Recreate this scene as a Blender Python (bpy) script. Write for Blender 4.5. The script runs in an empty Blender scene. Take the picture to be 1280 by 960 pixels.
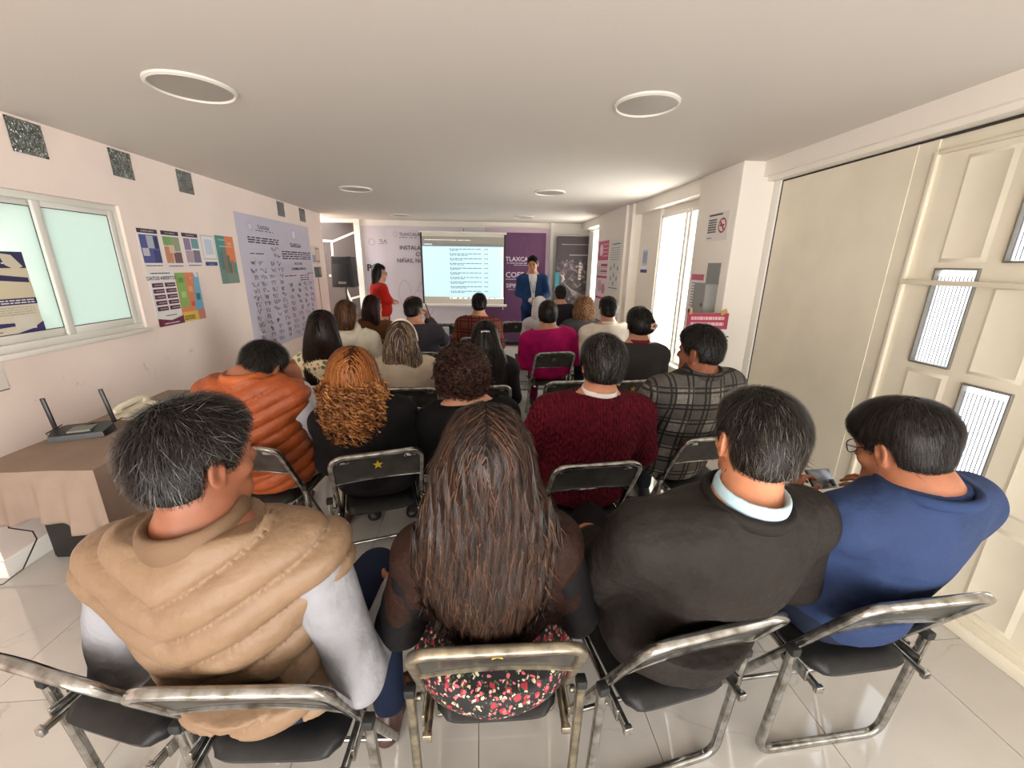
import bpy, math, random
import numpy as np
from mathutils import Vector, Matrix

# ------------------------------------------------------------------ camera, world, lights, exposure
SC = bpy.context.scene
COL = SC.collection
R = Matrix(((0.99681, 0.01151, -0.07900), (-0.07895, 0.27999, -0.95675), (0.01111, 0.95994, 0.28001)))
cd = bpy.data.cameras.new('camera')
cam = bpy.data.objects.new('camera', cd)
COL.objects.link(cam)
cd.sensor_width = 36; cd.lens = 510 / 1280 * 36; cd.clip_start = 0.02; cd.clip_end = 200
M4 = R.to_4x4(); M4.translation = Vector((0, 0, 1.62))
cam.matrix_world = M4
SC.camera = cam
SC.view_settings.view_transform = 'Standard'
try: SC.view_settings.look = 'None'
except Exception: pass
SC.view_settings.gamma = 1
SC.view_settings.use_curve_mapping = False
SC.view_settings.exposure = 0.98
w = bpy.data.worlds.new('daylight'); SC.world = w; w.use_nodes = True
bg = w.node_tree.nodes['Background']
bg.inputs[0].default_value = (0.93, 0.97, 1.0, 1); bg.inputs[1].default_value = 2.8
SC.cycles.max_bounces = 8
SC.cycles.diffuse_bounces = 5
SC.cycles.glossy_bounces = 4
SC.cycles.transmission_bounces = 6
SC.cycles.sample_clamp_indirect = 6

def area(name, loc, target, sx, sy, power, rgb):
    ld = bpy.data.lights.new(name, 'AREA'); ld.shape = 'RECTANGLE'; ld.size = sx; ld.size_y = sy
    ld.energy = power; ld.color = rgb
    o = bpy.data.objects.new(name, ld); COL.objects.link(o); o.location = loc
    o.rotation_euler = (Vector(target) - Vector(loc)).to_track_quat('-Z', 'Y').to_euler()
    return o
area('entrance_daylight', (-1.9, -1.9, 1.55), (0.3, 3.2, 0.9), 1.5, 1.5, 14, (1.0, 0.86, 0.72))
area('street_door_daylight', (0.9, -2.6, 1.5), (0.2, 3.0, 0.8), 2.6, 1.8, 9, (1.0, 0.93, 0.86))
area('ceiling_fill', (-0.3, -2.4, 0.45), (0.0, 4.6, 2.4), 3.6, 0.8, 30, (1.0, 0.90, 0.80))  # added fill lamp, aimed upward to brighten the ceiling and upper walls
area('right_window_daylight', (2.45, 4.4, 1.35), (0.0, 4.0, 1.75), 0.8, 1.4, 48, (1.0, 0.96, 0.90))
area('far_window_daylight', (2.45, 7.2, 1.4), (0.0, 6.7, 1.7), 0.9, 1.4, 44, (1.0, 0.92, 0.82))
area('stairwell_skylight', (-3.6, 7.6, 2.9), (-2.4, 7.7, 1.0), 0.9, 0.9, 50, (1.0, 0.97, 0.93))

# ------------------------------------------------------------------ materials
def lin(c):
    c = c / 255.0
    return c / 12.92 if c <= 0.04045 else ((c + 0.055) / 1.055) ** 2.4
def rgb(c): return (lin(c[0]), lin(c[1]), lin(c[2]), 1)
MATS = {}
def mat(name, c, rough=0.6, metal=0.0, bump=None, var=0.0, vscale=8.0, spec=0.5, emis=0.0, island=0.0, c2=None, sheen=0.0, coat=0.0):
    if name in MATS: return MATS[name]
    m = bpy.data.materials.new(name); m.use_nodes = True
    nt = m.node_tree; b = nt.nodes['Principled BSDF']
    b.inputs['Base Color'].default_value = rgb(c)
    b.inputs['Roughness'].default_value = rough
    b.inputs['Metallic'].default_value = metal
    b.inputs['Specular IOR Level'].default_value = spec
    if coat: b.inputs['Coat Weight'].default_value = coat
    if sheen:
        b.inputs['Sheen Weight'].default_value = sheen
    tc = nt.nodes.new('ShaderNodeTexCoord')
    if emis:
        b.inputs['Emission Color'].default_value = rgb(c); b.inputs['Emission Strength'].default_value = emis
    if var or island:
        ramp = nt.nodes.new('ShaderNodeMix'); ramp.data_type = 'RGBA'
        d = c2 if c2 else tuple(max(0, x * (1 - var)) for x in c)
        ramp.inputs[6].default_value = rgb(c); ramp.inputs[7].default_value = rgb(d)
        if island:
            g = nt.nodes.new('ShaderNodeNewGeometry')
            p = nt.nodes.new('ShaderNodeMath'); p.operation = 'POWER'; p.inputs[1].default_value = island
            nt.links.new(g.outputs['Random Per Island'], p.inputs[0]); nt.links.new(p.outputs[0], ramp.inputs[0])
        else:
            n = nt.nodes.new('ShaderNodeTexNoise'); n.inputs['Scale'].default_value = vscale; n.inputs['Detail'].default_value = 5
            cr = nt.nodes.new('ShaderNodeMapRange'); cr.inputs[1].default_value = 0.38; cr.inputs[2].default_value = 0.68
            nt.links.new(tc.outputs['Object'], n.inputs['Vector']); nt.links.new(n.outputs[0], cr.inputs[0]); nt.links.new(cr.outputs[0], ramp.inputs[0])
        nt.links.new(ramp.outputs[2], b.inputs['Base Color'])
    if bump:
        n2 = nt.nodes.new('ShaderNodeTexNoise'); n2.inputs['Scale'].default_value = bump[0]; n2.inputs['Detail'].default_value = 4
        bp = nt.nodes.new('ShaderNodeBump'); bp.inputs['Strength'].default_value = bump[1]; bp.inputs['Distance'].default_value = bump[2] if len(bump) > 2 else 0.01
        nt.links.new(tc.outputs['Object'], n2.inputs['Vector']); nt.links.new(n2.outputs[0], bp.inputs['Height']); nt.links.new(bp.outputs[0], b.inputs['Normal'])
    MATS[name] = m
    return m
def flat(c, rough=0.55):
    return mat('print_%02x%02x%02x' % tuple(int(v) for v in c), c, rough)

# ------------------------------------------------------------------ mesh helpers
def mesh_np(name, V, Q, smooth=True):
    me = bpy.data.meshes.new(name)
    V = np.asarray(V, np.float32); Q = np.asarray(Q, np.int32)
    k = Q.shape[1]
    me.vertices.add(len(V)); me.vertices.foreach_set('co', V.ravel())
    me.loops.add(Q.size); me.loops.foreach_set('vertex_index', Q.ravel())
    me.polygons.add(len(Q)); me.polygons.foreach_set('loop_start', np.arange(0, Q.size, k, dtype=np.int32))
    me.polygons.foreach_set('loop_total', np.full(len(Q), k, np.int32))
    me.polygons.foreach_set('use_smooth', np.full(len(Q), smooth))
    me.update(calc_edges=True); me.validate()
    return me
class MB:
    """collects shapes into one mesh"""
    def __init__(s): s.v = []; s.f = []; s.m = []; s.mats = []; s.sm = []
    def mi(s, m):
        if m not in s.mats: s.mats.append(m)
        return s.mats.index(m)
    def add(s, V, F, m=None, smooth=False, T=None):
        o = len(s.v)
        for p in V: s.v.append(tuple(T @ Vector(p)) if T is not None else tuple(p))
        k = s.mi(m) if m else 0
        for f in F: s.f.append(tuple(i + o for i in f)); s.m.append(k); s.sm.append(smooth)
        return s
    def box(s, a, b, m=None, T=None, bev=0.0):
        x0, y0, z0 = a; x1, y1, z1 = b
        if bev <= 0:
            V = [(x0,y0,z0),(x1,y0,z0),(x1,y1,z0),(x0,y1,z0),(x0,y0,z1),(x1,y0,z1),(x1,y1,z1),(x0,y1,z1)]
            F = [(0,3,2,1),(4,5,6,7),(0,1,5,4),(1,2,6,5),(2,3,7,6),(3,0,4,7)]
            return s.add(V, F, m, False, T)
        import bmesh
        bm = bmesh.new()
        r = bmesh.ops.create_cube(bm, size=1)
        for v in bm.verts: v.co = Vector(((x0+x1)/2 + v.co.x*(x1-x0), (y0+y1)/2 + v.co.y*(y1-y0), (z0+z1)/2 + v.co.z*(z1-z0)))
        bmesh.ops.bevel(bm, geom=list(bm.edges), offset=bev, segments=2, affect='EDGES', profile=0.5)
        bm.verts.index_update()
        V = [v.co.copy() for v in bm.verts]; F = [tuple(v.index for v in f.verts) for f in bm.faces]
        bm.free()
        return s.add(V, F, m, True, T)
    def tube(s, pts, r, n=8, m=None, T=None, closed=False, cap=True, sq=False, up=None, rs=None):
        P = [Vector(p) for p in pts]; N = len(P); V = []; F = []
        prev = None
        for i in range(N):
            if closed: t = (P[(i+1) % N] - P[i-1]).normalized()
            else: t = (P[min(i+1, N-1)] - P[max(i-1, 0)]).normalized()
            if prev is None:
                u = Vector(up) if up else (Vector((0,0,1)) if abs(t.z) < 0.9 else Vector((1,0,0)))
            else: u = prev
            u = (u - t * u.dot(t)).normalized(); prev = u
            v = t.cross(u)
            rr = r if rs is None else rs[i]
            for j in range(n):
                a = 2*math.pi*(j + 0.5*sq)/n
                c, d = math.cos(a), math.sin(a)
                if sq:
                    c = math.copysign(abs(c)**0.45, c); d = math.copysign(abs(d)**0.45, d)
                V.append(P[i] + u*(c*rr) + v*(d*rr))
        M = N if closed else N-1
        for i in range(M):
            a = i*n; b = ((i+1) % N)*n
            for j in range(n): F.append((a+j, b+j, b+(j+1) % n, a+(j+1) % n))
        if cap and not closed:
            F.append(tuple(range(n-1, -1, -1))); F.append(tuple((N-1)*n + j for j in range(n)))
            # outward winding for ends follows the tube direction
        return s.add(V, [tuple(reversed(f)) for f in F], m, True, T)
    def disc(s, c, r, h, n=24, m=None, T=None):
        V = []; F = []
        for k, z in enumerate((0, h)):
            for j in range(n):
                a = 2*math.pi*j/n; V.append((c[0]+r*math.cos(a), c[1]+r*math.sin(a), c[2]+z))
        for j in range(n): F.append((j, (j+1) % n, n+(j+1) % n, n+j))
        F.append(tuple(range(n-1, -1, -1))); F.append(tuple(range(n, 2*n)))
        return s.add(V, F, m, False, T)
    def build(s, name, m=None, parent=None):
        me = bpy.data.meshes.new(name)
        me.from_pydata([tuple(v) for v in s.v], [], s.f)
        me.polygons.foreach_set('use_smooth', s.sm)
        if s.mats:
            for x in s.mats: me.materials.append(x)
            me.polygons.foreach_set('material_index', s.m)
        if m: me.materials.append(m)
        me.update()
        if any(s.sm) and not all(s.sm) or True:
            try: me.set_sharp_from_angle(angle=math.radians(50))
            except Exception: pass
        o = bpy.data.objects.new(name, me); COL.objects.link(o)
        if parent is not None: o.parent = parent
        return o
def tag(o, label=None, cat=None, group=None, kind=None):
    if label: o['label'] = label
    if cat: o['category'] = cat
    if group: o['group'] = group
    if kind: o['kind'] = kind
    return o
def thing(name, label, cat, loc=(0,0,0), rz=0.0, group=None):
    o = bpy.data.objects.new(name, None); COL.objects.link(o); o.location = loc; o.rotation_euler = (0,0,rz)
    o.empty_display_size = 0.1
    return tag(o, label, cat, group)
def struct(mb, name, m, parent=None):
    o = mb.build(name, m, parent)
    if parent is None: o['kind'] = 'structure'
    return o
def arc_path(pts, rad, seg=5):
    """polyline with rounded corners"""
    P = [Vector(p) for p in pts]; out = [P[0]]
    for i in range(1, len(P)-1):
        a = (P[i-1]-P[i]).normalized(); b = (P[i+1]-P[i]).normalized()
        p0 = P[i] + a*rad; p1 = P[i] + b*rad
        for k in range(seg+1):
            t = k/seg; out.append(p0*(1-t)**2 + P[i]*2*t*(1-t) + p1*t*t)
    out.append(P[-1]); return out
def text_geo(mb, s, size, m, T, align='CENTER', extr=0.0, bold=0.0):
    cu = bpy.data.curves.new('t', 'FONT'); cu.body = s; cu.size = size; cu.align_x = align; cu.resolution_u = 2
    cu.extrude = extr; cu.offset = bold
    o = bpy.data.objects.new('t', cu); me = o.to_mesh()
    mb.add([v.co.copy() for v in me.vertices], [tuple(p.vertices) for p in me.polygons], m, False, T)
    o.to_mesh_clear(); bpy.data.objects.remove(o); bpy.data.curves.remove(cu)

# ------------------------------------------------------------------ signed distance modelling
def smin(a, b, k):
    if k <= 0: return np.minimum(a, b)
    h = np.maximum(k - np.abs(a-b), 0) / k
    return np.minimum(a, b) - h*h*k*0.25
class SDF:
    def __init__(s): s.ops = []
    def cone(s, a, b, ra, rb, k=0.03, flat=None, op='add'):
        a = np.array(a, float); b = np.array(b, float); n = None; sc = 1.0
        if flat is not None: n = np.array(flat[0], float); n = n/np.linalg.norm(n); sc = flat[1]
        c = (a+b)/2; B = np.linalg.norm(b-a)/2 + max(ra, rb)*max(1, sc)
        def f(P, t=0.0):
            q = P - a; ba = b - a
            if n is not None:
                q = q + np.outer(q@n, n)*(1/sc-1); ba = ba + n*(ba@n)*(1/sc-1)
            h = np.clip(q@ba/(ba@ba + 1e-12), 0, 1)
            d = np.linalg.norm(q - h[:, None]*ba, axis=1) - (ra + (rb-ra)*h)
            return d*min(sc, 1.0)
        s.ops.append((op, c, B, f, k)); return s
    def ell(s, c, r, M=None, k=0.04, op='add'):
        c = np.array(c, float); r = np.array(r, float); M = np.eye(3) if M is None else np.array(M)
        def f(P):
            q = (P-c)@M
            k0 = np.linalg.norm(q/r, axis=1); k1 = np.linalg.norm(q/(r*r), axis=1) + 1e-9
            d = k0*(k0-1)/k1
            return np.where(k0 < 0.2, -r.min(), d)
        s.ops.append((op, c, r.max(), f, k)); return s
    def tor(s, c, M, rx, ry, rt, hz=1.0, k=0.01, op='add', tilt=None):
        c = np.array(c, float); M = np.array(M)
        def f(P):
            q = (P-c)@M
            rad = np.sqrt((q[:,0]/rx)**2 + (q[:,1]/ry)**2) + 1e-9
            dr = (rad-1)*min(rx, ry)
            return (np.sqrt(dr**2 + (q[:,2]/hz)**2) - rt)
        s.ops.append((op, c, max(rx, ry)+rt*max(1, hz), f, k)); return s
    def fn(s, g): s.ops.append(('fn', None, 0, g, 0)); return s
    def ev(s, P):
        d = np.full(len(P), 1.0)
        for op, c, B, f, k in s.ops:
            if op == 'fn': d = f(P, d); continue
            dist = np.linalg.norm(P-c, axis=1) - B
            m = dist < (0.12 if op == 'add' else k + 0.02)
            if op == 'add':
                nm = ~m
                d[nm] = np.minimum(d[nm], dist[nm])
                if m.any(): d[m] = smin(d[m], f(P[m]), k)
            else:
                if m.any(): d[m] = -smin(-d[m], f(P[m]), k)
        return d
    def bounds(s):
        lo = np.full(3, 1e9); hi = -lo
        for op, c, B, f, k in s.ops:
            if op == 'add': lo = np.minimum(lo, c-B); hi = np.maximum(hi, c+B)
        return lo, hi
def polygonise(s, h, pad=0.03, extra=0.0):
    lo, hi = s.bounds(); lo = lo - pad; hi = hi + pad
    B = 8
    nb = np.ceil((hi-lo)/(h*B)).astype(int) + 1
    bx, by, bz = np.meshgrid(*[np.arange(n) for n in nb], indexing='ij')
    bi = np.stack([bx.ravel(), by.ravel(), bz.ravel()], 1)
    cen = lo + (bi + 0.5)*B*h
    d = s.ev(cen)
    act = np.abs(d) < B*h*0.87*1.35 + 0.008 + extra
    N = nb*B
    G = np.repeat(np.repeat(np.repeat(np.where(d > 0, 1, -1).astype(np.float32).reshape(nb), B, 0), B, 1), B, 2)
    off = np.stack([a.ravel() for a in np.meshgrid(*[np.arange(B)]*3, indexing='ij')], 1)
    ai = bi[act]
    for c0 in range(0, len(ai), 400):
        blk = ai[c0:c0+400]
        idx = (blk[:, None, :]*B + off[None]).reshape(-1, 3)
        G[idx[:,0], idx[:,1], idx[:,2]] = s.ev(lo + idx*h)
    S = G < 0
    C = S[:-1,:-1,:-1].astype(np.int8)
    C = C + S[1:,:-1,:-1] + S[:-1,1:,:-1] + S[:-1,:-1,1:] + S[1:,1:,:-1] + S[1:,:-1,1:] + S[:-1,1:,1:] + S[1:,1:,1:]
    ci = np.argwhere((C > 0) & (C < 8))
    if len(ci) == 0: return np.zeros((0,3)), np.zeros((0,4), int)
    ID = np.full(np.array(S.shape), -1, np.int32); ID[ci[:,0], ci[:,1], ci[:,2]] = np.arange(len(ci))
    corners = np.array([(0,0,0),(1,0,0),(0,1,0),(1,1,0),(0,0,1),(1,0,1),(0,1,1),(1,1,1)])
    val = np.stack([G[ci[:,0]+c[0], ci[:,1]+c[1], ci[:,2]+c[2]] for c in corners], 1)
    acc = np.zeros((len(ci), 3)); cnt = np.zeros(len(ci))
    for a in range(8):
        for b in range(a+1, 8):
            if np.abs(corners[a]-corners[b]).sum() != 1: continue
            m = (val[:,a] < 0) != (val[:,b] < 0)
            t = val[m,a]/(val[m,a]-val[m,b])
            acc[m] += corners[a] + t[:,None]*(corners[b]-corners[a]); cnt[m] += 1
    V = lo + (ci + acc/cnt[:,None])*h
    Q = []
    for ax in range(3):
        o1, o2 = (ax+1) % 3, (ax+2) % 3
        sl0 = [slice(None)]*3; sl1 = [slice(None)]*3
        sl0[ax] = slice(0, -1); sl1[ax] = slice(1, None)
        e = np.argwhere(S[tuple(sl0)] != S[tuple(sl1)])
        e = e[(e[:,o1] > 0) & (e[:,o2] > 0)]
        inside0 = S[e[:,0], e[:,1], e[:,2]]
        def g(d1, d2):
            q = e.copy(); q[:,o1] -= d1; q[:,o2] -= d2
            return ID[q[:,0], q[:,1], q[:,2]]
        quad = np.stack([g(1,1), g(0,1), g(0,0), g(1,0)], 1)
        quad[~inside0] = quad[~inside0][:, ::-1]
        Q.append(quad)
    Q = np.concatenate(Q); Q = Q[(Q >= 0).all(1)]
    return V, Q
def sdf_obj(s, name, h, m, parent, pad=0.03, extra=0.0, relax=0):
    V, Q = polygonise(s, h, pad, extra)
    if len(V) == 0: return None
    if relax:
        for _ in range(relax):
            acc = np.zeros_like(V); cnt = np.zeros(len(V))
            for j in range(4):
                np.add.at(acc, Q[:, j], V[Q[:, (j+1) % 4]] + V[Q[:, j-1]]); np.add.at(cnt, Q[:, j], 2)
            V = V*0.5 + 0.5*acc/np.maximum(cnt, 1)[:, None]
    me = mesh_np(name, V, Q); me.materials.append(m)
    o = bpy.data.objects.new(name, me); COL.objects.link(o); o.parent = parent
    return o
def rotm(yaw=0, pitch=0, roll=0):
    """columns: right, forward, up. yaw ccw, pitch>0 looks down, roll>0 tilts to the right"""
    m = Matrix.Rotation(math.radians(yaw), 3, 'Z') @ Matrix.Rotation(-math.radians(pitch), 3, 'X') @ Matrix.Rotation(math.radians(roll), 3, 'Y')
    return np.array(m)
def snoise(P, f, seed, n=5):
    rs = np.random.RandomState(seed); o = np.zeros(len(P))
    for i in range(n):
        d = rs.randn(3); d = d/np.linalg.norm(d)*f*(0.7+0.8*rs.rand())
        w_ = rs.randn(3); w_ = w_/np.linalg.norm(w_)*f*0.6
        o += np.sin(P@d + 1.6*np.sin(P@w_ + rs.rand()*6) + rs.rand()*6)
    return o/n

# ------------------------------------------------------------------ setting
M_ceil = mat('ceiling_paint', (214, 206, 197), 0.85, bump=(60, 0.05))
M_wall = mat('left_wall_paint', (250, 232, 222), 0.8, bump=(40, 0.08), var=0.03, vscale=1.5)
M_wall2 = mat('right_wall_paint', (238, 231, 220), 0.75, bump=(40, 0.06))
M_door = mat('door_enamel', (236, 227, 206), 0.42, bump=(9, 0.10), var=0.04, vscale=3)
M_tile = mat('polished_tile', (200, 195, 188), 0.055, var=0.05, vscale=2.2, spec=0.85)
M_grout = mat('grout', (120, 112, 100), 0.9)
M_trim = mat('white_trim', (236, 232, 224), 0.5)
M_alu = mat('window_aluminium', (228, 226, 218), 0.35)
M_gasket = mat('black_gasket', (40, 40, 38), 0.6)

# veins on the tiles
def add_veins(m):
    nt = m.node_tree; b = nt.nodes['Principled BSDF']
    tc = nt.nodes.new('ShaderNodeTexCoord'); oi = nt.nodes.new('ShaderNodeObjectInfo')
    vm = nt.nodes.new('ShaderNodeVectorMath'); vm.operation = 'MULTIPLY_ADD'
    vm.inputs[1].default_value = (1, 1, 1)
    sc = nt.nodes.new('ShaderNodeVectorMath'); sc.operation = 'SCALE'; sc.inputs[0].default_value = (31, 17, 5)
    nt.links.new(oi.outputs['Random'], sc.inputs['Scale'])
    nt.links.new(tc.outputs['Object'], vm.inputs[0]); nt.links.new(sc.outputs[0], vm.inputs[2])
    n = nt.nodes.new('ShaderNodeTexNoise'); n.inputs['Scale'].default_value = 2.3; n.inputs['Detail'].default_value = 7; n.inputs['Distortion'].default_value = 1.2
    nt.links.new(vm.outputs[0], n.inputs['Vector'])
    a = nt.nodes.new('ShaderNodeMath'); a.operation = 'SUBTRACT'; a.inputs[1].default_value = 0.5
    ab = nt.nodes.new('ShaderNodeMath'); ab.operation = 'ABSOLUTE'
    mr = nt.nodes.new('ShaderNodeMapRange'); mr.inputs[1].default_value = 0.0; mr.inputs[2].default_value = 0.012; mr.inputs[3].default_value = 1; mr.inputs[4].default_value = 0
    nt.links.new(n.outputs[0], a.inputs[0]); nt.links.new(a.outputs[0], ab.inputs[0]); nt.links.new(ab.outputs[0], mr.inputs[0])
    n2 = nt.nodes.new('ShaderNodeTexNoise'); n2.inputs['Scale'].default_value = 3
    nt.links.new(vm.outputs[0], n2.inputs['Vector'])
    mu = nt.nodes.new('ShaderNodeMath'); mu.operation = 'MULTIPLY'
    pw = nt.nodes.new('ShaderNodeMapRange'); pw.inputs[1].default_value = 0.5; pw.inputs[2].default_value = 0.75; pw.inputs[4].default_value = 0.5
    nt.links.new(n2.outputs[0], pw.inputs[0]); nt.links.new(mr.outputs[0], mu.inputs[0]); nt.links.new(pw.outputs[0], mu.inputs[1])
    mix = nt.nodes.new('ShaderNodeMix'); mix.data_type = 'RGBA'
    src = b.inputs['Base Color'].links[0].from_socket
    nt.links.new(src, mix.inputs[6]); mix.inputs[7].default_value = rgb((150, 140, 126)); nt.links.new(mu.outputs[0], mix.inputs[0])
    nt.links.new(mix.outputs[2], b.inputs['Base Color'])
add_veins(M_tile)

# floor: bed of grout with one object per tile
fl = struct(MB().box((-4.4, -2.8, -0.06), (2.6, 8.2, -0.004)), 'floor', M_grout)
TS = 0.627; X0 = -0.018 - 7*TS; Y0 = 1.30 - 6*TS
tme = None
rnd = random.Random(4)
for i in range(11):
    for j in range(18):
        x = X0 + i*TS; y = Y0 + j*TS
        if y > 8.0 or x > 2.3 or x < -4.2: continue
        if x + TS < -2.75 and 2.0 < y < 7.0: continue
        if tme is None:
            t = MB().box((0.0015, 0.0015, -0.009), (TS-0.0015, TS-0.0015, 0.0)).build('tile', M_tile, fl); tme = t.data
            t.location = (x, y, 0)
        else:
            t = bpy.data.objects.new('tile', tme); COL.objects.link(t); t.parent = fl; t.location = (x, y, rnd.uniform(-0.0004, 0.0004))

CZ = 2.37
struct(MB().box((-2.62, -2.8, CZ), (2.6, 8.0, CZ+0.12)).box((-4.4, -2.8, CZ), (-2.62, 2.0, CZ+0.12)), 'ceiling', M_ceil)

# left wall (window opening 2.18-3.25 x 1.14-1.98)
WL = -2.5
mb = MB()
mb.box((WL-0.14, 2.0, 0), (WL, 7.2, 1.13)).box((WL-0.14, 2.0, 1.985), (WL, 7.2, CZ)).box((WL-0.14, 3.29, 1.13), (WL, 7.2, 1.985)).box((WL-0.14, 2.0, 1.13), (WL, 2.08, 1.985))
lw = struct(mb, 'wall_left', M_wall)
# scuff marks strip of the wall material: darker wear
def scuffs(m):
    nt = m.node_tree; b = nt.nodes['Principled BSDF']; tc = nt.nodes.new('ShaderNodeTexCoord')
    sep = nt.nodes.new('ShaderNodeSeparateXYZ'); nt.links.new(tc.outputs['Object'], sep.inputs[0])
    n = nt.nodes.new('ShaderNodeTexNoise'); n.inputs['Scale'].default_value = 9; n.inputs['Detail'].default_value = 8; n.inputs['Roughness'].default_value = 0.7
    nt.links.new(tc.outputs['Object'], n.inputs['Vector'])
    r = nt.nodes.new('ShaderNodeMapRange'); r.inputs[1].default_value = 0.60; r.inputs[2].default_value = 0.72; r.inputs[4].default_value = 0.5
    nt.links.new(n.outputs[0], r.inputs[0])
    z = nt.nodes.new('ShaderNodeMath'); z.operation = 'SUBTRACT'; z.inputs[1].default_value = 0.88; nt.links.new(sep.outputs[2], z.inputs[0])
    za = nt.nodes.new('ShaderNodeMath'); za.operation = 'ABSOLUTE'; nt.links.new(z.outputs[0], za.inputs[0])
    zr = nt.nodes.new('ShaderNodeMapRange'); zr.inputs[1].default_value = 0.02; zr.inputs[2].default_value = 0.2; zr.inputs[3].default_value = 1; zr.inputs[4].default_value = 0
    nt.links.new(za.outputs[0], zr.inputs[0])
    mu = nt.nodes.new('ShaderNodeMath'); mu.operation = 'MULTIPLY'; nt.links.new(r.outputs[0], mu.inputs[0]); nt.links.new(zr.outputs[0], mu.inputs[1])
    mix = nt.nodes.new('ShaderNodeMix'); mix.data_type = 'RGBA'; src = b.inputs['Base Color'].links[0].from_socket
    nt.links.new(src, mix.inputs[6]); mix.inputs[7].default_value = rgb((140, 132, 124)); nt.links.new(mu.outputs[0], mix.inputs[0]); nt.links.new(mix.outputs[2], b.inputs['Base Color'])
scuffs(M_wall)
struct(MB().box((WL-0.155, 1.985, 0), (WL+0.012, 7.2, 0.10), bev=0.004), 'baseboard_left', M_trim)
# stairwell beyond the left wall, near hall on the left behind the wall end
struct(MB().box((-4.4, 7.2, 0), (-4.3, 8.0, 3.6)).box((-4.4, -2.8, 0), (-4.3, 2.0, 3.0)).box((-4.3, 2.0, 0), (WL-0.14, 2.1, CZ)), 'wall_hall', M_wall)
struct(MB().box((-4.3, 6.6, 0), (WL-0.14, 6.7, 2.9)), 'wall_stairwell', M_wall)
# front wall
struct(MB().box((-4.4, 8.0, 0), (2.6, 8.14, 3.6)), 'wall_front', M_wall2)
struct(MB().box((-2.2, 7.93, 0), (-2.1, 8.0, CZ)), 'trim_1', M_trim)
struct(MB().box((1.34, 7.95, 0), (1.41, 8.0, CZ)), 'trim_2', M_trim)
# back wall with a wide entrance
struct(MB().box((-4.4, -2.9, 0), (-2.9, -2.8, CZ)).box((2.2, -2.9, 0), (2.6, -2.8, CZ)).box((-2.9, -2.9, 2.2), (2.2, -2.8, CZ)), 'wall_back', M_wall2)

# right wall: header, column, window bays
mb = MB()
mb.box((2.105, -2.8, 2.265), (2.45, 3.16, CZ)); mb.box((2.14, -2.8, 2.235), (2.45, 3.16, 2.265))
struct(mb, 'trim_3', M_wall2)
struct(MB().box((1.94, 3.16, 0), (2.45, 3.75, CZ), bev=0.006), 'trim_4', M_wall2)
mb = MB()
mb.box((1.965, 3.75, 2.245), (2.45, 5.36, CZ))                      # beam over first window
mb.box((2.06, 4.80, 0), (2.45, 5.36, 2.245)).box((2.10, 3.75, 0), (2.45, 3.93, 2.245)).box((2.10, 3.93, 0), (2.45, 4.80, 0.62))
mb.box((2.10, 3.93, 2.17), (2.45, 4.80, 2.245))
mb.box((1.935, 5.36, 0), (2.45, 5.50, CZ))
mb.box((1.90, 5.50, 0), (2.45, 6.72, CZ))
mb.box((1.92, 6.72, 2.25), (2.45, 8.0, CZ)).box((2.05, 6.72, 0), (2.45, 6.80, 2.25)).box((2.05, 7.75, 0), (2.45, 8.0, 2.25)).box((2.05, 6.80, 0), (2.45, 7.75, 0.5))
struct(mb, 'wall_right', M_wall2)
mb = MB().box((2.2, -2.8, 0), (2.45, -0.3, 2.235))
struct(mb, 'wall_right_rear', M_wall2)

# big sheet-metal door, right  (inner face x = 2.21)
DX = 2.21
dg = MB()
door = None
G = [(1.710, 1.885, 1.172, 1.622), (1.452, 1.627, 0.655, 1.118), (1.452, 1.627, 1.657, 2.11), (1.19, 1.365, 1.172, 1.622), (0.93, 1.10, 0.655, 1.118)]
leaf = MB()
# plain leaf
leaf.box((DX, 2.13, 0.06), (DX+0.04, 3.09, 2.225))
leaf.box((DX+0.004, 2.035, 0.06), (DX+0.04, 2.13, 2.225))
# panelled leaf as a grid of solid cells around the openings
ys = [0.10, 0.93, 1.10, 1.19, 1.365, 1.452, 1.627, 1.710, 1.885, 2.035]
zs = [0.06, 0.655, 1.118, 1.172, 1.622, 1.657, 2.11, 2.225]
for a in range(len(ys)-1):
    for b in range(len(zs)-1):
        yc = (ys[a]+ys[a+1])/2; zc = (zs[b]+zs[b+1])/2
        if any(g[0] < yc < g[1] and g[2] < zc < g[3] for g in G): continue
        leaf.box((DX+0.012, ys[a], zs[b]), (DX+0.04, ys[a+1], zs[b+1]))
d1 = struct(leaf, 'door_1', M_door)
def raised(y0, y1, z0, z1):
    m_ = MB(); T = 0.018
    V = [(DX+0.012, y0, z0), (DX+0.012, y1, z0), (DX+0.012, y1, z1), (DX+0.012, y0, z1),
         (DX+0.002, y0+T, z0+T), (DX+0.002, y1-T, z0+T), (DX+0.002, y1-T, z1-T), (DX+0.002, y0+T, z1-T)]
    F = [(0,1,5,4),(1,2,6,5),(2,3,7,6),(3,0,4,7)]
    m_.add(V, F)
    i = 0.035
    V2 = [(DX+0.002, y0+T, z0+T), (DX+0.002, y1-T, z0+T), (DX+0.002, y1-T, z1-T), (DX+0.002, y0+T, z1-T),
          (DX+0.008, y0+i, z0+i), (DX+0.008, y1-i, z0+i), (DX+0.008, y1-i, z1-i), (DX+0.008, y0+i, z1-i)]
    m_.add(V2, F + [(4,5,6,7)])
    return m_.build('door_panel', M_door, d1)
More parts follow.
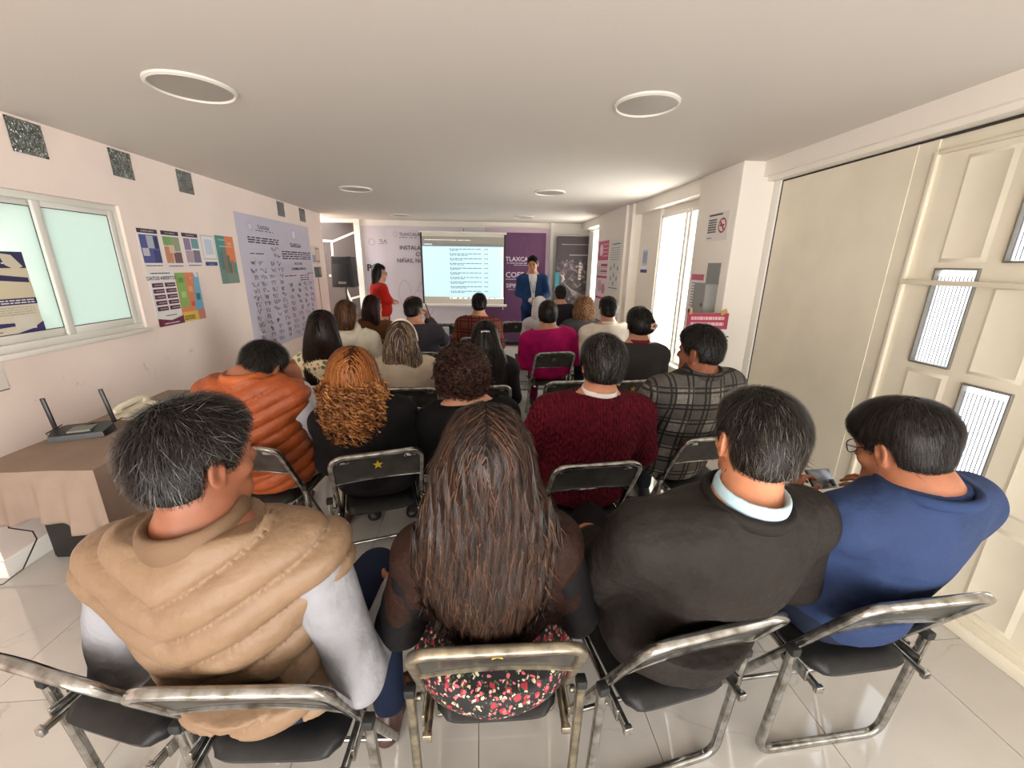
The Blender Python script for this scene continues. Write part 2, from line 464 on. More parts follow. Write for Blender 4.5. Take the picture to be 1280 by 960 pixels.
for (y0, y1, z0, z1) in [(1.70, 1.895, 1.655, 2.125), (1.70, 1.895, 0.62, 1.135), (1.70, 1.895, 0.12, 0.56), (1.44, 1.64, 1.165, 1.56), (1.44, 1.64, 0.12, 0.60),
                         (1.18, 1.375, 1.655, 2.125), (1.18, 1.375, 0.62, 1.135), (1.18, 1.375, 0.12, 0.56), (0.92, 1.11, 1.165, 1.56), (0.92, 1.11, 0.12, 0.60)]:
    raised(y0, y1, z0, z1)
mo = MB()
mo.box((DX-0.008, 2.018, 0.08), (DX+0.012, 2.040, 2.165), bev=0.003).box((DX-0.008, 0.10, 2.150), (DX+0.012, 2.018, 2.168), bev=0.003)
mo.build('door_moulding', M_door, d1)
MB().box((DX-0.022, 0.10, 1.548), (DX-0.004, 2.03, 1.572), bev=0.003).build('door_bar', M_door, d1)
MB().box((DX-0.03, 0.10, 0.0), (DX+0.02, 3.09, 0.055), bev=0.004).box((DX-0.012, 0.10, 0.055), (DX+0.03, 2.03, 0.09), bev=0.004).build('door_sill', M_door, d1)
MB().box((2.195, 3.09, 0), (2.30, 3.16, 2.235), bev=0.003).build('door_frame', M_trim, d1)
M_darkgap = mat('door_gap', (52, 44, 36), 0.8)
MB().box((DX-0.001, 3.078, 0.05), (DX+0.01, 3.092, 2.222)).box((DX-0.001, 0.1, 2.222), (DX+0.02, 3.09, 2.232)).build('door_gap', M_darkgap, d1)

def glass_mat(name, c, trans, rough=0.05, ribs=0):
    m = bpy.data.materials.new(name); m.use_nodes = True; nt = m.node_tree; nt.nodes.clear()
    out = nt.nodes.new('ShaderNodeOutputMaterial'); tr = nt.nodes.new('ShaderNodeBsdfTransparent'); tr.inputs[0].default_value = rgb(c)
    pr = nt.nodes.new('ShaderNodeBsdfPrincipled'); pr.inputs['Base Color'].default_value = rgb(c); pr.inputs['Roughness'].default_value = rough
    mx = nt.nodes.new('ShaderNodeMixShader'); mx.inputs[0].default_value = 1-trans
    nt.links.new(tr.outputs[0], mx.inputs[1]); nt.links.new(pr.outputs[0], mx.inputs[2]); nt.links.new(mx.outputs[0], out.inputs[0])
    return m
M_rib = glass_mat('ribbed_glass', (250, 252, 255), 0.85, 0.1)
M_ribline = mat('glass_rib_line', (96, 88, 88), 0.6)
M_gframe = mat('pane_gasket', (120, 116, 106), 0.5)
for (y0, y1, z0, z1) in G:
    fr = MB()
    for (a, b, c_, d_) in [(y0-.006, y0+.003, z0-.006, z1+.006), (y1-.003, y1+.006, z0-.006, z1+.006), (y0, y1, z0-.006, z0+.003), (y0, y1, z1-.003, z1+.006)]:
        fr.box((DX-0.002, a, c_), (DX+0.03, b, d_), bev=0.002)
    f = fr.build('door_glazing', M_gframe, d1)
    MB().box((DX+0.016, y0, z0), (DX+0.020, y1, z1)).build('pane', M_rib, f)
    rb = MB(); n = 11
    for k in range(n):
        yy = y0 + (k+0.5)*(y1-y0)/n
        rb.box((DX+0.012, yy-0.0014, z0+0.006), (DX+0.016, yy+0.0011, z1-0.03))
    tag(rb.build('glass_rib', M_ribline, f), kind='stuff')

# left sliding window
wl = MB()
for (y0, y1, z0, z1, x0, x1) in [(2.08, 3.29, 1.13, 1.175, -0.075, -0.02), (2.08, 3.29, 1.945, 1.985, -0.075, -0.02), (3.245, 3.29, 1.175, 1.945, -0.075, -0.02), (2.08, 2.12, 1.175, 1.945, -0.075, -0.02)]:
    wl.box((WL+x0, y0, z0), (WL+x1, y1, z1), bev=0.004)
w1 = struct(wl, 'window_1', M_alu)
def sash(y0, y1, xo, nm='window_sash'):
    s_ = MB(); z0, z1 = 1.175, 1.945; t = 0.045
    s_.box((WL+xo-0.019, y0+t, z0), (WL+xo-.001, y1-t, z0+t), bev=0.003).box((WL+xo-0.019, y0+t, z1-t*.7), (WL+xo-.001, y1-t, z1), bev=0.003)
    s_.box((WL+xo-0.02, y0, z0), (WL+xo, y0+t, z1), bev=0.003).box((WL+xo-0.02, y1-t, z0), (WL+xo, y1, z1), bev=0.003)
    o = s_.build(nm, M_alu, w1)
    g = MB(); a, b, c_, d_ = y0+t, y1-t, z0+t, z1-t*.7; q = 0.004
    g.box((WL+xo-0.012, a-q, c_-q), (WL+xo-0.006, a+q, d_+q)).box((WL+xo-0.012, b-q, c_-q), (WL+xo-0.006, b+q, d_+q)).box((WL+xo-0.012, a, c_-q), (WL+xo-0.006, b, c_+q)).box((WL+xo-0.012, a, d_-q), (WL+xo-0.006, b, d_+q))
    g.build('gasket', M_gasket, o)
    MB().box((WL+xo-0.013, a, c_), (WL+xo-0.009, b, d_)).build('pane', M_frost, o)
M_frost = bpy.data.materials.new('frosted_green_glass'); M_frost.use_nodes = True
nt = M_frost.node_tree; pb = nt.nodes['Principled BSDF']; pb.inputs['Base Color'].default_value = rgb((222, 234, 228)); pb.inputs['Roughness'].default_value = 0.06
tl = nt.nodes.new('ShaderNodeBsdfTranslucent'); tl.inputs[0].default_value = rgb((222, 236, 230)); mx = nt.nodes.new('ShaderNodeMixShader'); mx.inputs[0].default_value = 0.35
nt.links.new(pb.outputs[0], mx.inputs[1]); nt.links.new(tl.outputs[0], mx.inputs[2]); nt.links.new(mx.outputs[0], nt.nodes['Material Output'].inputs[0])
sash(2.10, 2.775, -0.045); sash(2.715, 3.255, -0.020)
MB().box((WL-0.02, 2.05, 1.105), (WL+0.02, 3.31, 1.135), bev=0.004).build('window_sill', M_trim, w1)

# right windows
M_pane = glass_mat('clear_daylit_glass', (248, 250, 250), 0.75, 0.2)
def right_window(nm, X, y0, y1, z0, z1, ymull, trz):
    m_ = MB(); t = 0.03
    m_.box((X, y0, z0), (X+0.06, y0+t, z1), bev=0.003).box((X, y1-t, z0), (X+0.06, y1, z1), bev=0.003).box((X, y0, z1-t), (X+0.06, y1, z1), bev=0.003).box((X, y0, z0), (X+0.06, y1, z0+t), bev=0.003)
    o = struct(m_, nm, M_alu)
    for ym in ymull: MB().box((X-0.005, ym-0.02, z0), (X+0.05, ym+0.02, z1), bev=0.004).build('mullion', M_alu, o)
    MB().box((X+0.03, y0+t, z0+t), (X+0.035, y1-t, z1-t)).build('pane', M_pane, o)
    M_bar = mat('outside_grille', (186, 190, 196), 0.5)
    for z in trz: MB().box((X+0.05, y0+t, z-0.007), (X+0.062, y1-t, z+0.007)).build('grille_bar', M_bar, o)
    k = 9
    for i in range(1, k):
        yy = y0 + (y1-y0)*i/k
        MB().box((X+0.052, yy-0.003, z0+t), (X+0.058, yy+0.003, z1-t)).build('grille_bar', M_bar, o)
    return o
right_window('window_2', 2.07, 3.95, 4.79, 0.62, 2.17, [4.12, 4.20], [0.95, 1.28, 1.60, 1.93])
right_window('window_3', 2.07, 6.80, 7.75, 0.5, 2.25, [7.2], [1.0, 1.5, 1.95])
struct(MB().box((1.99, 3.75, 0.60), (2.10, 4.80, 0.625), bev=0.003), 'trim_5', M_trim)

# ceiling downlights
M_rim = mat('downlight_rim', (228, 222, 212), 0.4)
M_lens = mat('downlight_lens', (172, 166, 156), 0.5)
for i, (x, y, r, lab) in enumerate([(-1.27, 2.235, 0.175, 'large round white ceiling downlight nearest the camera on the left'), (0.815, 2.20, 0.155, 'large round white ceiling downlight nearest the camera on the right'),
                            (-1.27, 4.79, 0.165, 'round ceiling downlight halfway down the room on the left'), (0.77, 4.70, 0.165, 'round ceiling downlight halfway down the room on the right'),
                            (-1.24, 7.15, 0.16, 'faint ceiling downlight close to the banners on the left'), (0.74, 7.05, 0.16, 'faint ceiling downlight above the purple banner on the right')]):
    t = thing('downlight', lab, 'ceiling light', (x, y, CZ), 0, 'recessed ceiling downlights')
    m_ = MB(); n = 32; V = []; F = []
    prof = [(r, 0), (r, -0.008), (r*0.93, -0.014), (r*0.90, -0.006)]
    for (rr, z) in prof:
        for j in range(n): V.append((rr*math.cos(2*math.pi*j/n), rr*math.sin(2*math.pi*j/n), z))
    for k in range(3):
        for j in range(n): F.append((k*n+j, k*n+(j+1) % n, (k+1)*n+(j+1) % n, (k+1)*n+j))
    m_.add(V, F, None, True); m_.build('rim', M_rim, t)
    MB().disc((0, 0, -0.006), r*0.91, 0.004, 32).build('lens', M_lens, t)

# ------------------------------------------------------------------ sheets, posters, banners
DARK = (58, 48, 62)
def lens_pts(cx, cy, rx, ry, th, n=18):
    out = [(cx+rx*math.cos(2*math.pi*i/n), cy+ry*math.sin(2*math.pi*i/n)) for i in range(n)]
    return out
def sheet(name, label, cat, O, U, V, W, H, color, items, group=None, thick=0.002, rough=0.55):
    """flat print at O (lower left corner), U to the right, V up. items in fractions of W, H"""
    O = Vector(O); U = Vector(U).normalized(); V = Vector(V).normalized(); N = U.cross(V)
    T = Matrix((U, V, N)).transposed().to_4x4(); T.translation = O
    root = MB().box((0, 0, 0), (W, H, thick), flat(color, rough), T).build(name)
    tag(root, label, cat, group)
    pr = MB(); tx = MB(); lay = thick
    for k, it in enumerate(items):
        if it[0] == 'r':
            _, x0, y0, x1, y1, c = it; lay += 0.00035
            pr.add([(x0*W, y0*H, lay), (x1*W, y0*H, lay), (x1*W, y1*H, lay), (x0*W, y1*H, lay)], [(0,1,2,3)], flat(c, rough), False, T)
        elif it[0] == 'p':
            _, pts, c = it; lay += 0.00035
            pr.add([(x*W, y*H, lay) for x, y in pts], [tuple(range(len(pts)))], flat(c, rough), False, T)
        elif it[0] == 'l':      # lines of small print
            _, x0, y0, x1, y1, n, th, c = it; lay += 0.00035; rr = random.Random(k*7+n)
            for i in range(n):
                yy = y1 + (y0-y1)*(i+0.5)/n; x = x0
                while x < x1 - 0.01:
                    ln = min(rr.uniform(0.03, 0.10), x1-x); g = 0.012
                    pr.add([(x*W, (yy-th/2)*H, lay), ((x+ln)*W, (yy-th/2)*H, lay), ((x+ln)*W, (yy+th/2)*H, lay), (x*W, (yy+th/2)*H, lay)], [(0,1,2,3)], flat(c, rough), False, T)
                    x += ln + g
        elif it[0] == 's':      # hand-written squiggles
            _, x0, y0, x1, y1, n, c = it; lay += 0.0004; rr = random.Random(k*13+n)
            for i in range(n):
                yy = y1 + (y0-y1)*(i+0.5)/n; wd = (x1-x0)*rr.uniform(0.35, 0.95); st = x0 + ((x1-x0)-wd)*rr.random()
                P = []; m = 14; hh = (y1-y0)/n*0.38
                for q in range(m): P.append((st + wd*q/(m-1)*rr.uniform(0.75, 1.15), yy + hh*math.sin(q*rr.uniform(1.2, 2.4))))
                for a, b in zip(P[:-1], P[1:]):
                    A = Vector((a[0]*W, a[1]*H, lay)); B_ = Vector((b[0]*W, b[1]*H, lay)); dd = B_-A
                    if dd.length < 1e-5: continue
                    s_ = Vector((-dd.y, dd.x, 0)).normalized()*0.0022*max(1, H/1.4)
                    pr.add([A-s_, B_-s_, B_+s_, A+s_], [(0,1,2,3)], flat(c, rough), False, T)
        elif it[0] == 't':
            _, x, y, h, s, c = it[:6]; al = it[6] if len(it) > 6 else 'CENTER'; bo = it[7] if len(it) > 7 else 0
            T2 = T @ Matrix.Translation((x*W, y*H, lay+0.0012))
            text_geo(tx, s, h*H*1.4, flat(c, rough), T2, al, 0, bo*h*H)
    if pr.v: pr.build('printed_artwork', None, root)['kind'] = 'stuff'
    if tx.v: tx.build('lettering', None, root)['kind'] = 'stuff'
    return root
LU, LV = (0, 1, 0), (0, 0, 1)
XL = WL + 0.001
# the U axis runs away from the camera along the left wall, so text reads left to right
PUR = (84, 40, 96); GUI = (110, 28, 62)
def wall_l(name, lab, cat, y0, y1, z0, z1, color, items, group=None):
    # U = +y, V = +z  ->  N = U x V = +x : faces the room
    return sheet(name, lab, cat, (XL, y0, z0), LU, LV, y1-y0, z1-z0, color, items, group)
W_ = (238, 234, 234)
A4 = 'information sheets on the left wall'
wall_l('information_sheet', 'white sheet with blue portrait photo grid, first in the upper row beside the window', 'sheet', 3.39, 3.60, 1.57, 1.855, W_,
       [('r', .02, .88, .98, .99, (62, 34, 52)), ('t', .5, .915, .035, 'GOBIERNO ABIERTO', W_), ('r', .06, .12, .95, .84, (84, 88, 150)), ('r', .38, .5, .7, .82, (180, 186, 200)), ('r', .1, .3, .4, .5, (200, 196, 206)), ('r', .6, .14, .93, .45, (60, 62, 118)), ('r', .72, .5, .9, .8, (46, 48, 92)), ('l', .1, .02, .9, .08, 1, .025, DARK)], A4)
wall_l('information_sheet', 'white sheet with green and orange photo collage, second in the upper row', 'sheet', 3.628, 3.834, 1.567, 1.855, W_,
       [('r', .02, .88, .98, .99, (62, 34, 52)), ('t', .5, .915, .035, 'DATOS ABIERTOS', W_), ('r', .05, .6, .5, .84, (124, 164, 92)), ('r', .5, .45, .95, .84, (150, 160, 130)), ('r', .05, .13, .45, .58, (206, 140, 104)), ('r', .5, .13, .95, .43, (120, 84, 90)), ('r', .3, .4, .6, .62, (226, 196, 176)), ('l', .1, .02, .9, .08, 1, .025, DARK)], A4)
wall_l('information_sheet', 'white sheet with mauve and teal photo collage, third in the upper row', 'sheet', 3.865, 4.076, 1.572, 1.855, W_,
       [('r', .02, .88, .98, .99, (62, 34, 52)), ('t', .5, .915, .035, 'TRANSPARENCIA', W_), ('r', .06, .5, .45, .84, (150, 126, 160)), ('r', .5, .55, .95, .84, (110, 160, 166)), ('r', .06, .13, .5, .48, (190, 160, 170)), ('r', .52, .13, .95, .5, (128, 118, 140)), ('l', .1, .02, .9, .08, 1, .025, DARK)], A4)
wall_l('information_sheet', 'framed white sheet with blue code block and blue caption strip, fourth in the upper row', 'sheet', 4.10, 4.315, 1.58, 1.86, W_,
       [('r', .04, .2, .96, .97, (214, 200, 190)), ('r', .1, .25, .9, .93, (240, 238, 240)), ('r', .24, .36, .78, .84, (206, 212, 228)), ('r', .08, .01, .9, .13, (54, 60, 124)), ('t', .5, .045, .03, 'ESCANEA AQUI', W_)], A4)
wall_l('event_poster', 'teal and orange city poster hanging beside the framed sheet', 'poster', 4.325, 4.622, 1.41, 1.862, (76, 146, 140),
       [('r', .5, .45, 1, 1, (228, 132, 82)), ('r', 0, 0, .55, .35, (112, 140, 132)), ('r', .1, .3, .28, .66, (96, 118, 118)), ('r', .3, .2, .46, .74, (134, 120, 104)), ('r', .5, .2, .62, .6, (110, 112, 104)), ('r', .66, .15, .82, .5, (150, 120, 100)), ('r', .3, 0, 1, .22, (124, 144, 132)), ('t', .3, .9, .035, 'TLAXCALA', W_), ('t', .72, .82, .05, '2025', W_), ('l', .15, .76, .9, .8, 1, .012, W_)])
wall_l('data_poster', 'white poster headed DATOS ABIERTOS with two columns of maroon pill labels', 'poster', 3.40, 3.685, 1.12, 1.55, W_,
       [('l', .12, .92, .85, .97, 1, .02, DARK), ('t', .5, .83, .065, 'DATOS ABIERTOS', (50, 34, 50), 'CENTER', .02)] +
       [('r', .08+.47*(k % 2), .70-.105*(k//2), .49+.47*(k % 2), .775-.105*(k//2), (92, 44, 66)) for k in range(10)] +
       [('l', .16+.47*(k % 2), .72-.105*(k//2), .45+.47*(k % 2), .755-.105*(k//2), 1, .014, (214, 190, 200)) for k in range(10)] +
       [('p', [(0, 0), (1, 0), (1, .15), (.5, .09), (0, .15)], GUI), ('l', .2, .025, .8, .06, 1, .016, W_), ('l', .3, .17, .75, .2, 1, .016, DARK)])
wall_l('map_poster', 'colourful green, orange, blue and yellow children\'s map poster beside the maroon pill poster', 'poster', 3.69, 3.978, 1.122, 1.527, (226, 138, 96),
       [('r', 0, .3, .38, 1, (142, 178, 96)), ('p', [(.8, 1), (1, 1), (1, .2), (.58, .2)], (120, 176, 206)), ('p', [(.78, 1), (.95, 1), (.98, .9), (.85, .9)], (226, 232, 234)), ('r', 0, 0, 1, .2, (232, 196, 76)), ('r', .68, 0, 1, .22, (214, 140, 132)), ('l', .05, .03, .5, .13, 3, .02, (50, 40, 34)), ('r', .1, .5, .3, .62, (176, 206, 120)), ('r', .45, .6, .62, .72, (236, 170, 120)), ('r', .74, .42, .9, .56, (54, 120, 110)), ('r', .45, .3, .6, .4, (224, 90, 60)), ('r', .1, .8, .28, .9, (110, 150, 70)), ('t', .6, .86, .05, '0', W_)])
# poster stuck to the left window pane
sheet('window_poster', 'white and navy blue notice stuck on the inside of the left window pane', 'poster', (WL-0.052, 2.165, 1.225), LU, LV, 0.445, 0.435, (226, 218, 198),
      [('r', 0, .66, 1, 1, (44, 38, 84)), ('t', .42, .9, .028, 'CARTELERA DE SERVICIOS', W_), ('l', .08, .84, .8, .88, 1, .016, W_), ('p', [(.72, .98), (.86, .96), (.96, .82), (.86, .78), (.76, .84)], (214, 206, 184)), ('r', 0, .42, 1, .8, (220, 208, 178)), ('p', [(.2, .72), (.5, .74), (.98, .68), (.98, .62), (.55, .66), (.5, .5), (.42, .5), (.38, .68)], (44, 38, 84)), ('r', .32, .42, .42, .62, (30, 30, 44)), ('r', 0, .35, 1, .43, (44, 38, 84)), ('l', .3, .36, .97, .42, 2, .014, W_), ('l', .04, .22, .95, .33, 4, .008, (176, 166, 148)), ('p', [(0, .2), (.3, .15), (.66, .13), (.66, .09), (0, .07)], (58, 46, 104)), ('p', [(.66, 0), (1, 0), (1, .12), (.85, .04)], (58, 46, 104)), ('r', .66, .04, .9, .22, (226, 222, 208)), ('l', .05, .02, .5, .05, 1, .012, (120, 112, 100))])
sheet('paper_notice', 'corner of a white notice on the wall below the window', 'sheet', (XL, 2.04, 0.955), LU, LV, 0.245, 0.13, (228, 222, 212), [('l', .1, .5, .9, .8, 2, .04, (150, 144, 136)), ('r', 0, 0, 1, .04, (70, 60, 60))])

# big signature banner on the left wall
it = [('t', .30, .91, .026, 'TLAXCALA', (60, 44, 80), 'CENTER', .03), ('r', .12, .885, .17, .95, (196, 188, 206)), ('r', .132, .90, .158, .935, (226, 220, 232)), ('l', .2, .893, .42, .90, 1, .005, DARK),
      ('l', .1, .80, .48, .85, 3, .009, (54, 44, 70)), ('l', .1, .72, .26, .735, 1, .006, (80, 60, 90)),
      ('t', .73, .80, .033, 'TLAXCALA', (60, 44, 80), 'CENTER', .03), ('r', .68, .86, .76, .95, (200, 192, 210)), ('r', .70, .875, .74, .935, (228, 222, 234)),
      ('l', .5, .69, .98, .765, 4, .009, (54, 44, 70)), ('t', .74, .645, .022, 'PACTO POR', (48, 40, 62), 'CENTER', .02), ('t', .74, .60, .022, 'LA PRIMERA INFANCIA', (48, 40, 62), 'CENTER', .02),
      ('l', .5, .545, .7, .56, 1, .007, (130, 60, 90)), ('l', .74, .50, .9, .56, 3, .007, (130, 60, 90)), ('l', .88, .56, .99, .575, 1, .007, (130, 60, 90))]
for c0 in range(4): it.append(('s', .06+.115*c0, .03, .15+.115*c0, .68, 13, (76, 66, 104)))
for c0 in range(4): it.append(('s', .53+.115*c0, .03, .62+.115*c0, .50, 9, (66, 60, 92)))
it.append(('s', .3, .70, .46, .79, 2, (40, 36, 60)))
wall_l('signature_banner', 'tall lilac banner covered with handwritten signatures on the left wall', 'banner', 4.72, 6.63, 0.62, 2.12, (204, 198, 214), it)
wall_l('small_notice', 'small white and orange leaflet on the wall past the signature banner', 'sheet', 6.66, 6.98, 1.60, 1.87, (226, 220, 214), [('r', .45, .1, .95, .9, (206, 150, 120)), ('r', .5, .2, .9, .8, (222, 200, 186)), ('r', .05, .1, .4, .5, (150, 170, 190))])
th = thing('wall_controller', 'small grey electronic box with a cable on the wall beyond the signature banner', 'device', (WL, 6.79, 1.48))
MB().box((0, -0.10, -0.075), (0.035, 0.10, 0.075), bev=0.006).build('case', mat('grey_plastic', (96, 98, 100), 0.5), th)
MB().box((0.0355, 0.0, -0.05), (0.038, 0.085, 0.06)).build('display', mat('grey_display', (150, 158, 150), 0.3), th)
MB().tube([(0.01, 0, -0.075), (0.01, 0.01, -0.4), (0.01, 0.03, -0.9), (0.01, 0.02, -1.3)], 0.005, 6).build('cable', mat('cable_grey', (150, 144, 136), 0.6), th)

# silver foil squares over wall vents near the ceiling
def foil_mat():
    m = mat('silver_foil', (150, 156, 152), 0.28, metal=0.85)
    nt = m.node_tree; b = nt.nodes['Principled BSDF']; v = nt.nodes.new('ShaderNodeTexVoronoi'); v.inputs['Scale'].default_value = 16; v.feature = 'SMOOTH_F1'
    bp = nt.nodes.new('ShaderNodeBump'); bp.inputs['Strength'].default_value = 0.9; bp.inputs['Distance'].default_value = 0.03
    tc = nt.nodes.new('ShaderNodeTexCoord'); n = nt.nodes.new('ShaderNodeTexNoise'); n.inputs['Scale'].default_value = 14
    ad = nt.nodes.new('ShaderNodeVectorMath'); ad.operation = 'ADD'; nt.links.new(tc.outputs['Object'], ad.inputs[0]); nt.links.new(n.outputs[1], ad.inputs[1]); nt.links.new(tc.outputs['Object'], n.inputs['Vector'])
    nt.links.new(ad.outputs[0], v.inputs['Vector']); nt.links.new(v.outputs[0], bp.inputs['Height']); nt.links.new(bp.outputs[0], b.inputs['Normal'])
    return m
M_foil = foil_mat()
for i, (y0, y1, lab) in enumerate([(2.675, 2.87, 'crinkled silver foil square near the ceiling, nearest one, over the window'), (3.31, 3.495, 'crinkled silver foil square near the ceiling, second from the camera'),
                         (3.96, 4.15, 'crinkled silver foil square near the ceiling, third from the camera'), (5.73, 5.925, 'crinkled silver foil square near the ceiling, above the signature banner, nearer one'), (6.39, 6.585, 'crinkled silver foil square near the ceiling, farthest from the camera')]):
    n = 10; V = []; F = []; rr = random.Random(i)
    for a in range(n+1):
        for b in range(n+1):
            e = min(a, b, n-a, n-b)
            V.append((WL + (0.003 if e == 0 else 0.006 + rr.uniform(0, 0.007)), y0 + (y1-y0)*a/n, 2.182 + 0.175*b/n))
    for a in range(n):
        for b in range(n): F.append((a*(n+1)+b, (a+1)*(n+1)+b, (a+1)*(n+1)+b+1, a*(n+1)+b+1))
    o = MB().add(V, F).box((WL, y0+.002, 2.184), (WL+.003, y1-.002, 2.355)).build('foil_square', M_foil)
    tag(o, lab, 'vent cover', 'silver foil squares along the top of the left wall')

# front wall: mural, banners, screen
FY = 7.99
def wall_f(name, lab, cat, x0, x1, z0, z1, color, items, y=FY, group=None, thick=0.003, rough=0.55):
    return sheet(name, lab, cat, (x0, y, z0), (1, 0, 0), (0, 0, 1), x1-x0, z1-z0, color, items, group, thick, rough)
mw = (206, 198, 190)
def strip(x0, y0, x1, y1, wd=.035, asp=0.26):
    dx, dy = (x1-x0), (y1-y0)*1/asp; L = math.hypot(dx, dy); nx, ny = -dy/L*wd, dx/L*wd*asp
    return ('p', [(x0-nx, y0-ny), (x1-nx, y1-ny), (x1+nx, y1+ny), (x0+nx, y0+ny)], mw)
wall_f('wall_mural', 'charcoal mural panel with white branching lines at the far left behind the loudspeaker', 'mural', -2.80, -2.215, 0.02, 2.31, (62, 56, 54),
       [strip(0, .865, .35, .862, .03), strip(.35, .862, 1, .93, .03), strip(.3, .86, .27, .60, .03), strip(.12, .60, .3, .60, .03), strip(.52, .56, .72, .40, .03), strip(.72, .42, 1, .44, .03), strip(.72, .42, .7, .1, .03)])
GR = (64, 56, 70)
gx = (196, 188, 196)
wall_f('grey_banner', 'partly covered pale grey banner reading POR behind the woman in red', 'banner', -2.075, -1.50, 0.25, 2.265, (206, 199, 206),
       [('p', lens_pts(.27, .865, .11, .032, 0), (184, 176, 184)), ('p', lens_pts(.27, .865, .075, .022, 0), (206, 199, 206)), ('t', .50, .862, .026, 'TLAXCALA', GR, 'LEFT', .01), ('l', .5, .848, .95, .855, 1, .004, GR), ('t', .06, .615, .058, 'POR', (44, 38, 48), 'LEFT', .05)])
bi = [('p', lens_pts(.36, .40, .10, .17, 0), gx), ('p', lens_pts(.36, .40, .085, .15, 0), (208, 202, 208)), ('p', lens_pts(.30, .36, .08, .13, 0), gx), ('p', lens_pts(.30, .36, .068, .115, 0), (208, 202, 208)),
      ('p', lens_pts(.15, .45, .07, .12, 0), gx), ('p', lens_pts(.15, .45, .058, .105, 0), (208, 202, 208)),
      ('p', [(.28, 0), (1, 0), (1, .27), (.72, .20)], (88, 48, 96)), ('p', [(.28, 0), (.25, 0), (.70, .22), (1, .30), (1, .27), (.72, .20)], (226, 222, 226)),
      ('r', .065, .915, .105, .955, gx), ('r', .072, .923, .098, .948, (208, 202, 208)), ('t', .125, .925, .024, 'TLAXCALA', GR, 'LEFT', .01), ('l', .125, .908, .30, .914, 1, .004, GR),
      ('r', .325, .91, .328, .955, GR), ('t', .80, .945, .022, 'SIPINNA', GR, 'CENTER', .03), ('r', .78, .965, .786, .99, GR),
      ('t', .12, .815, .032, 'INSTALACION DE LAS', (58, 44, 66), 'LEFT', .02), ('t', .28, .763, .032, 'COMISIONES DE', (58, 44, 66), 'LEFT', .02), ('t', .085, .711, .032, 'NI\u00d1AS, NI\u00d1OS Y', (58, 44, 66), 'LEFT', .02), ('t', .335, .655, .032, 'DE TLAXCALA', (58, 44, 66), 'LEFT', .02)]
wall_f('event_banner', 'large white banner reading INSTALACION and NI\u00d1AS, NI\u00d1OS behind the projector screen', 'banner', -1.64, 0.12, 0.10, 2.27, (208, 202, 208), bi, y=7.975)
PW = (222, 210, 224)
wall_f('purple_banner', 'purple banner reading TLAXCALA and COES with pale border, behind the man in the suit', 'banner', 0.12, 1.335, 0.08, 2.27, (196, 170, 186),
       [('r', 0, 0, .94, .965, (96, 52, 92)), ('p', lens_pts(.60, .66, .08, .28, 0), (103, 59, 99)), ('p', lens_pts(.60, .66, .062, .26, 0), (97, 53, 93)), ('p', lens_pts(.30, .60, .10, .24, 0), (104, 60, 100)), ('p', lens_pts(.30, .60, .085, .22, 0), (97, 53, 93)),
        ('t', .32, .735, .036, 'TLAXCALA', PW, 'LEFT', .025), ('l', .34, .715, .75, .722, 1, .005, PW), ('l', .45, .70, .68, .706, 1, .004, PW),
        ('t', .32, .60, .046, 'COES', PW, 'LEFT', .025), ('r', .32, .582, .7, .587, PW), ('t', .33, .515, .034, 'SIPIN', PW, 'LEFT', .03), ('l', .36, .495, .62, .502, 1, .004, PW)], y=7.965)

scr = thing('projector_screen', 'white projector screen showing a bright document list with black side borders', 'projector screen', (-0.27, 7.86, 0))
SY = 0.0
MB().tube([(-0.78, 0, 2.185), (0.79, 0, 2.165)], 0.022, 12).build('top_case', M_trim, scr)
MB().tube([(-0.79, 0, 0.885), (0.80, 0, 0.875)], 0.026, 12).box((0.72, -0.012, 0.80), (0.735, 0.012, 0.87)).build('bottom_bar', M_trim, scr)
MB().box((-0.765, 0.0, 0.88), (0.765, 0.006, 2.18)).build('fabric', mat('screen_fabric', (226, 220, 206), 0.7), scr)
MB().box((-0.765, -0.003, 0.9), (-0.735, 0.0, 2.17)).build('black_border', mat('black_border', (22, 22, 24), 0.6), scr)
MB().box((0.742, -0.003, 0.9), (0.765, 0.0, 2.17)).build('black_border', mat('black_border', (22, 22, 24), 0.6), scr)
for sx in (-.6, .6): MB().box((sx-.015, 0.0, 2.165), (sx+.015, 0.139, 2.185)).build('wall_bracket', M_trim, scr)
def emis(name, c, s):
    return mat(name, c, 0.6, emis=s)
E_bg = emis('projected_page', (190, 222, 230), 0.42); E_bar = emis('projected_bar', (166, 160, 146), 0.05); E_txt = emis('projected_text', (84, 92, 104), 0.10); E_blue = emis('projected_blue', (150, 178, 200), 0.25); E_w = emis('projected_white', (236, 240, 238), 0.5)
pg = MB(); pg.box((-0.735, -0.004, 1.04), (0.70, -0.001, 1.93), E_bg)
for a in ((-0.735, 1.93, 0.742, 2.10, E_bar), (-0.69, 2.035, -0.12, 2.045, E_w), (-0.10, 2.035, 0.14, 2.045, E_w), (-0.735, 1.955, 0.70, 1.975, E_blue), (-0.70, 1.958, -0.56, 1.971, E_w), (0.70, 1.04, 0.725, 1.93, E_w), (0.702, 1.30, 0.72, 1.6, E_blue), (-0.27, 1.0, 0.742, 1.028, E_w)):
    pg.box((a[0], -0.0055, a[1]), (a[2], -0.004, a[3]), a[4])
rr = random.Random(3)
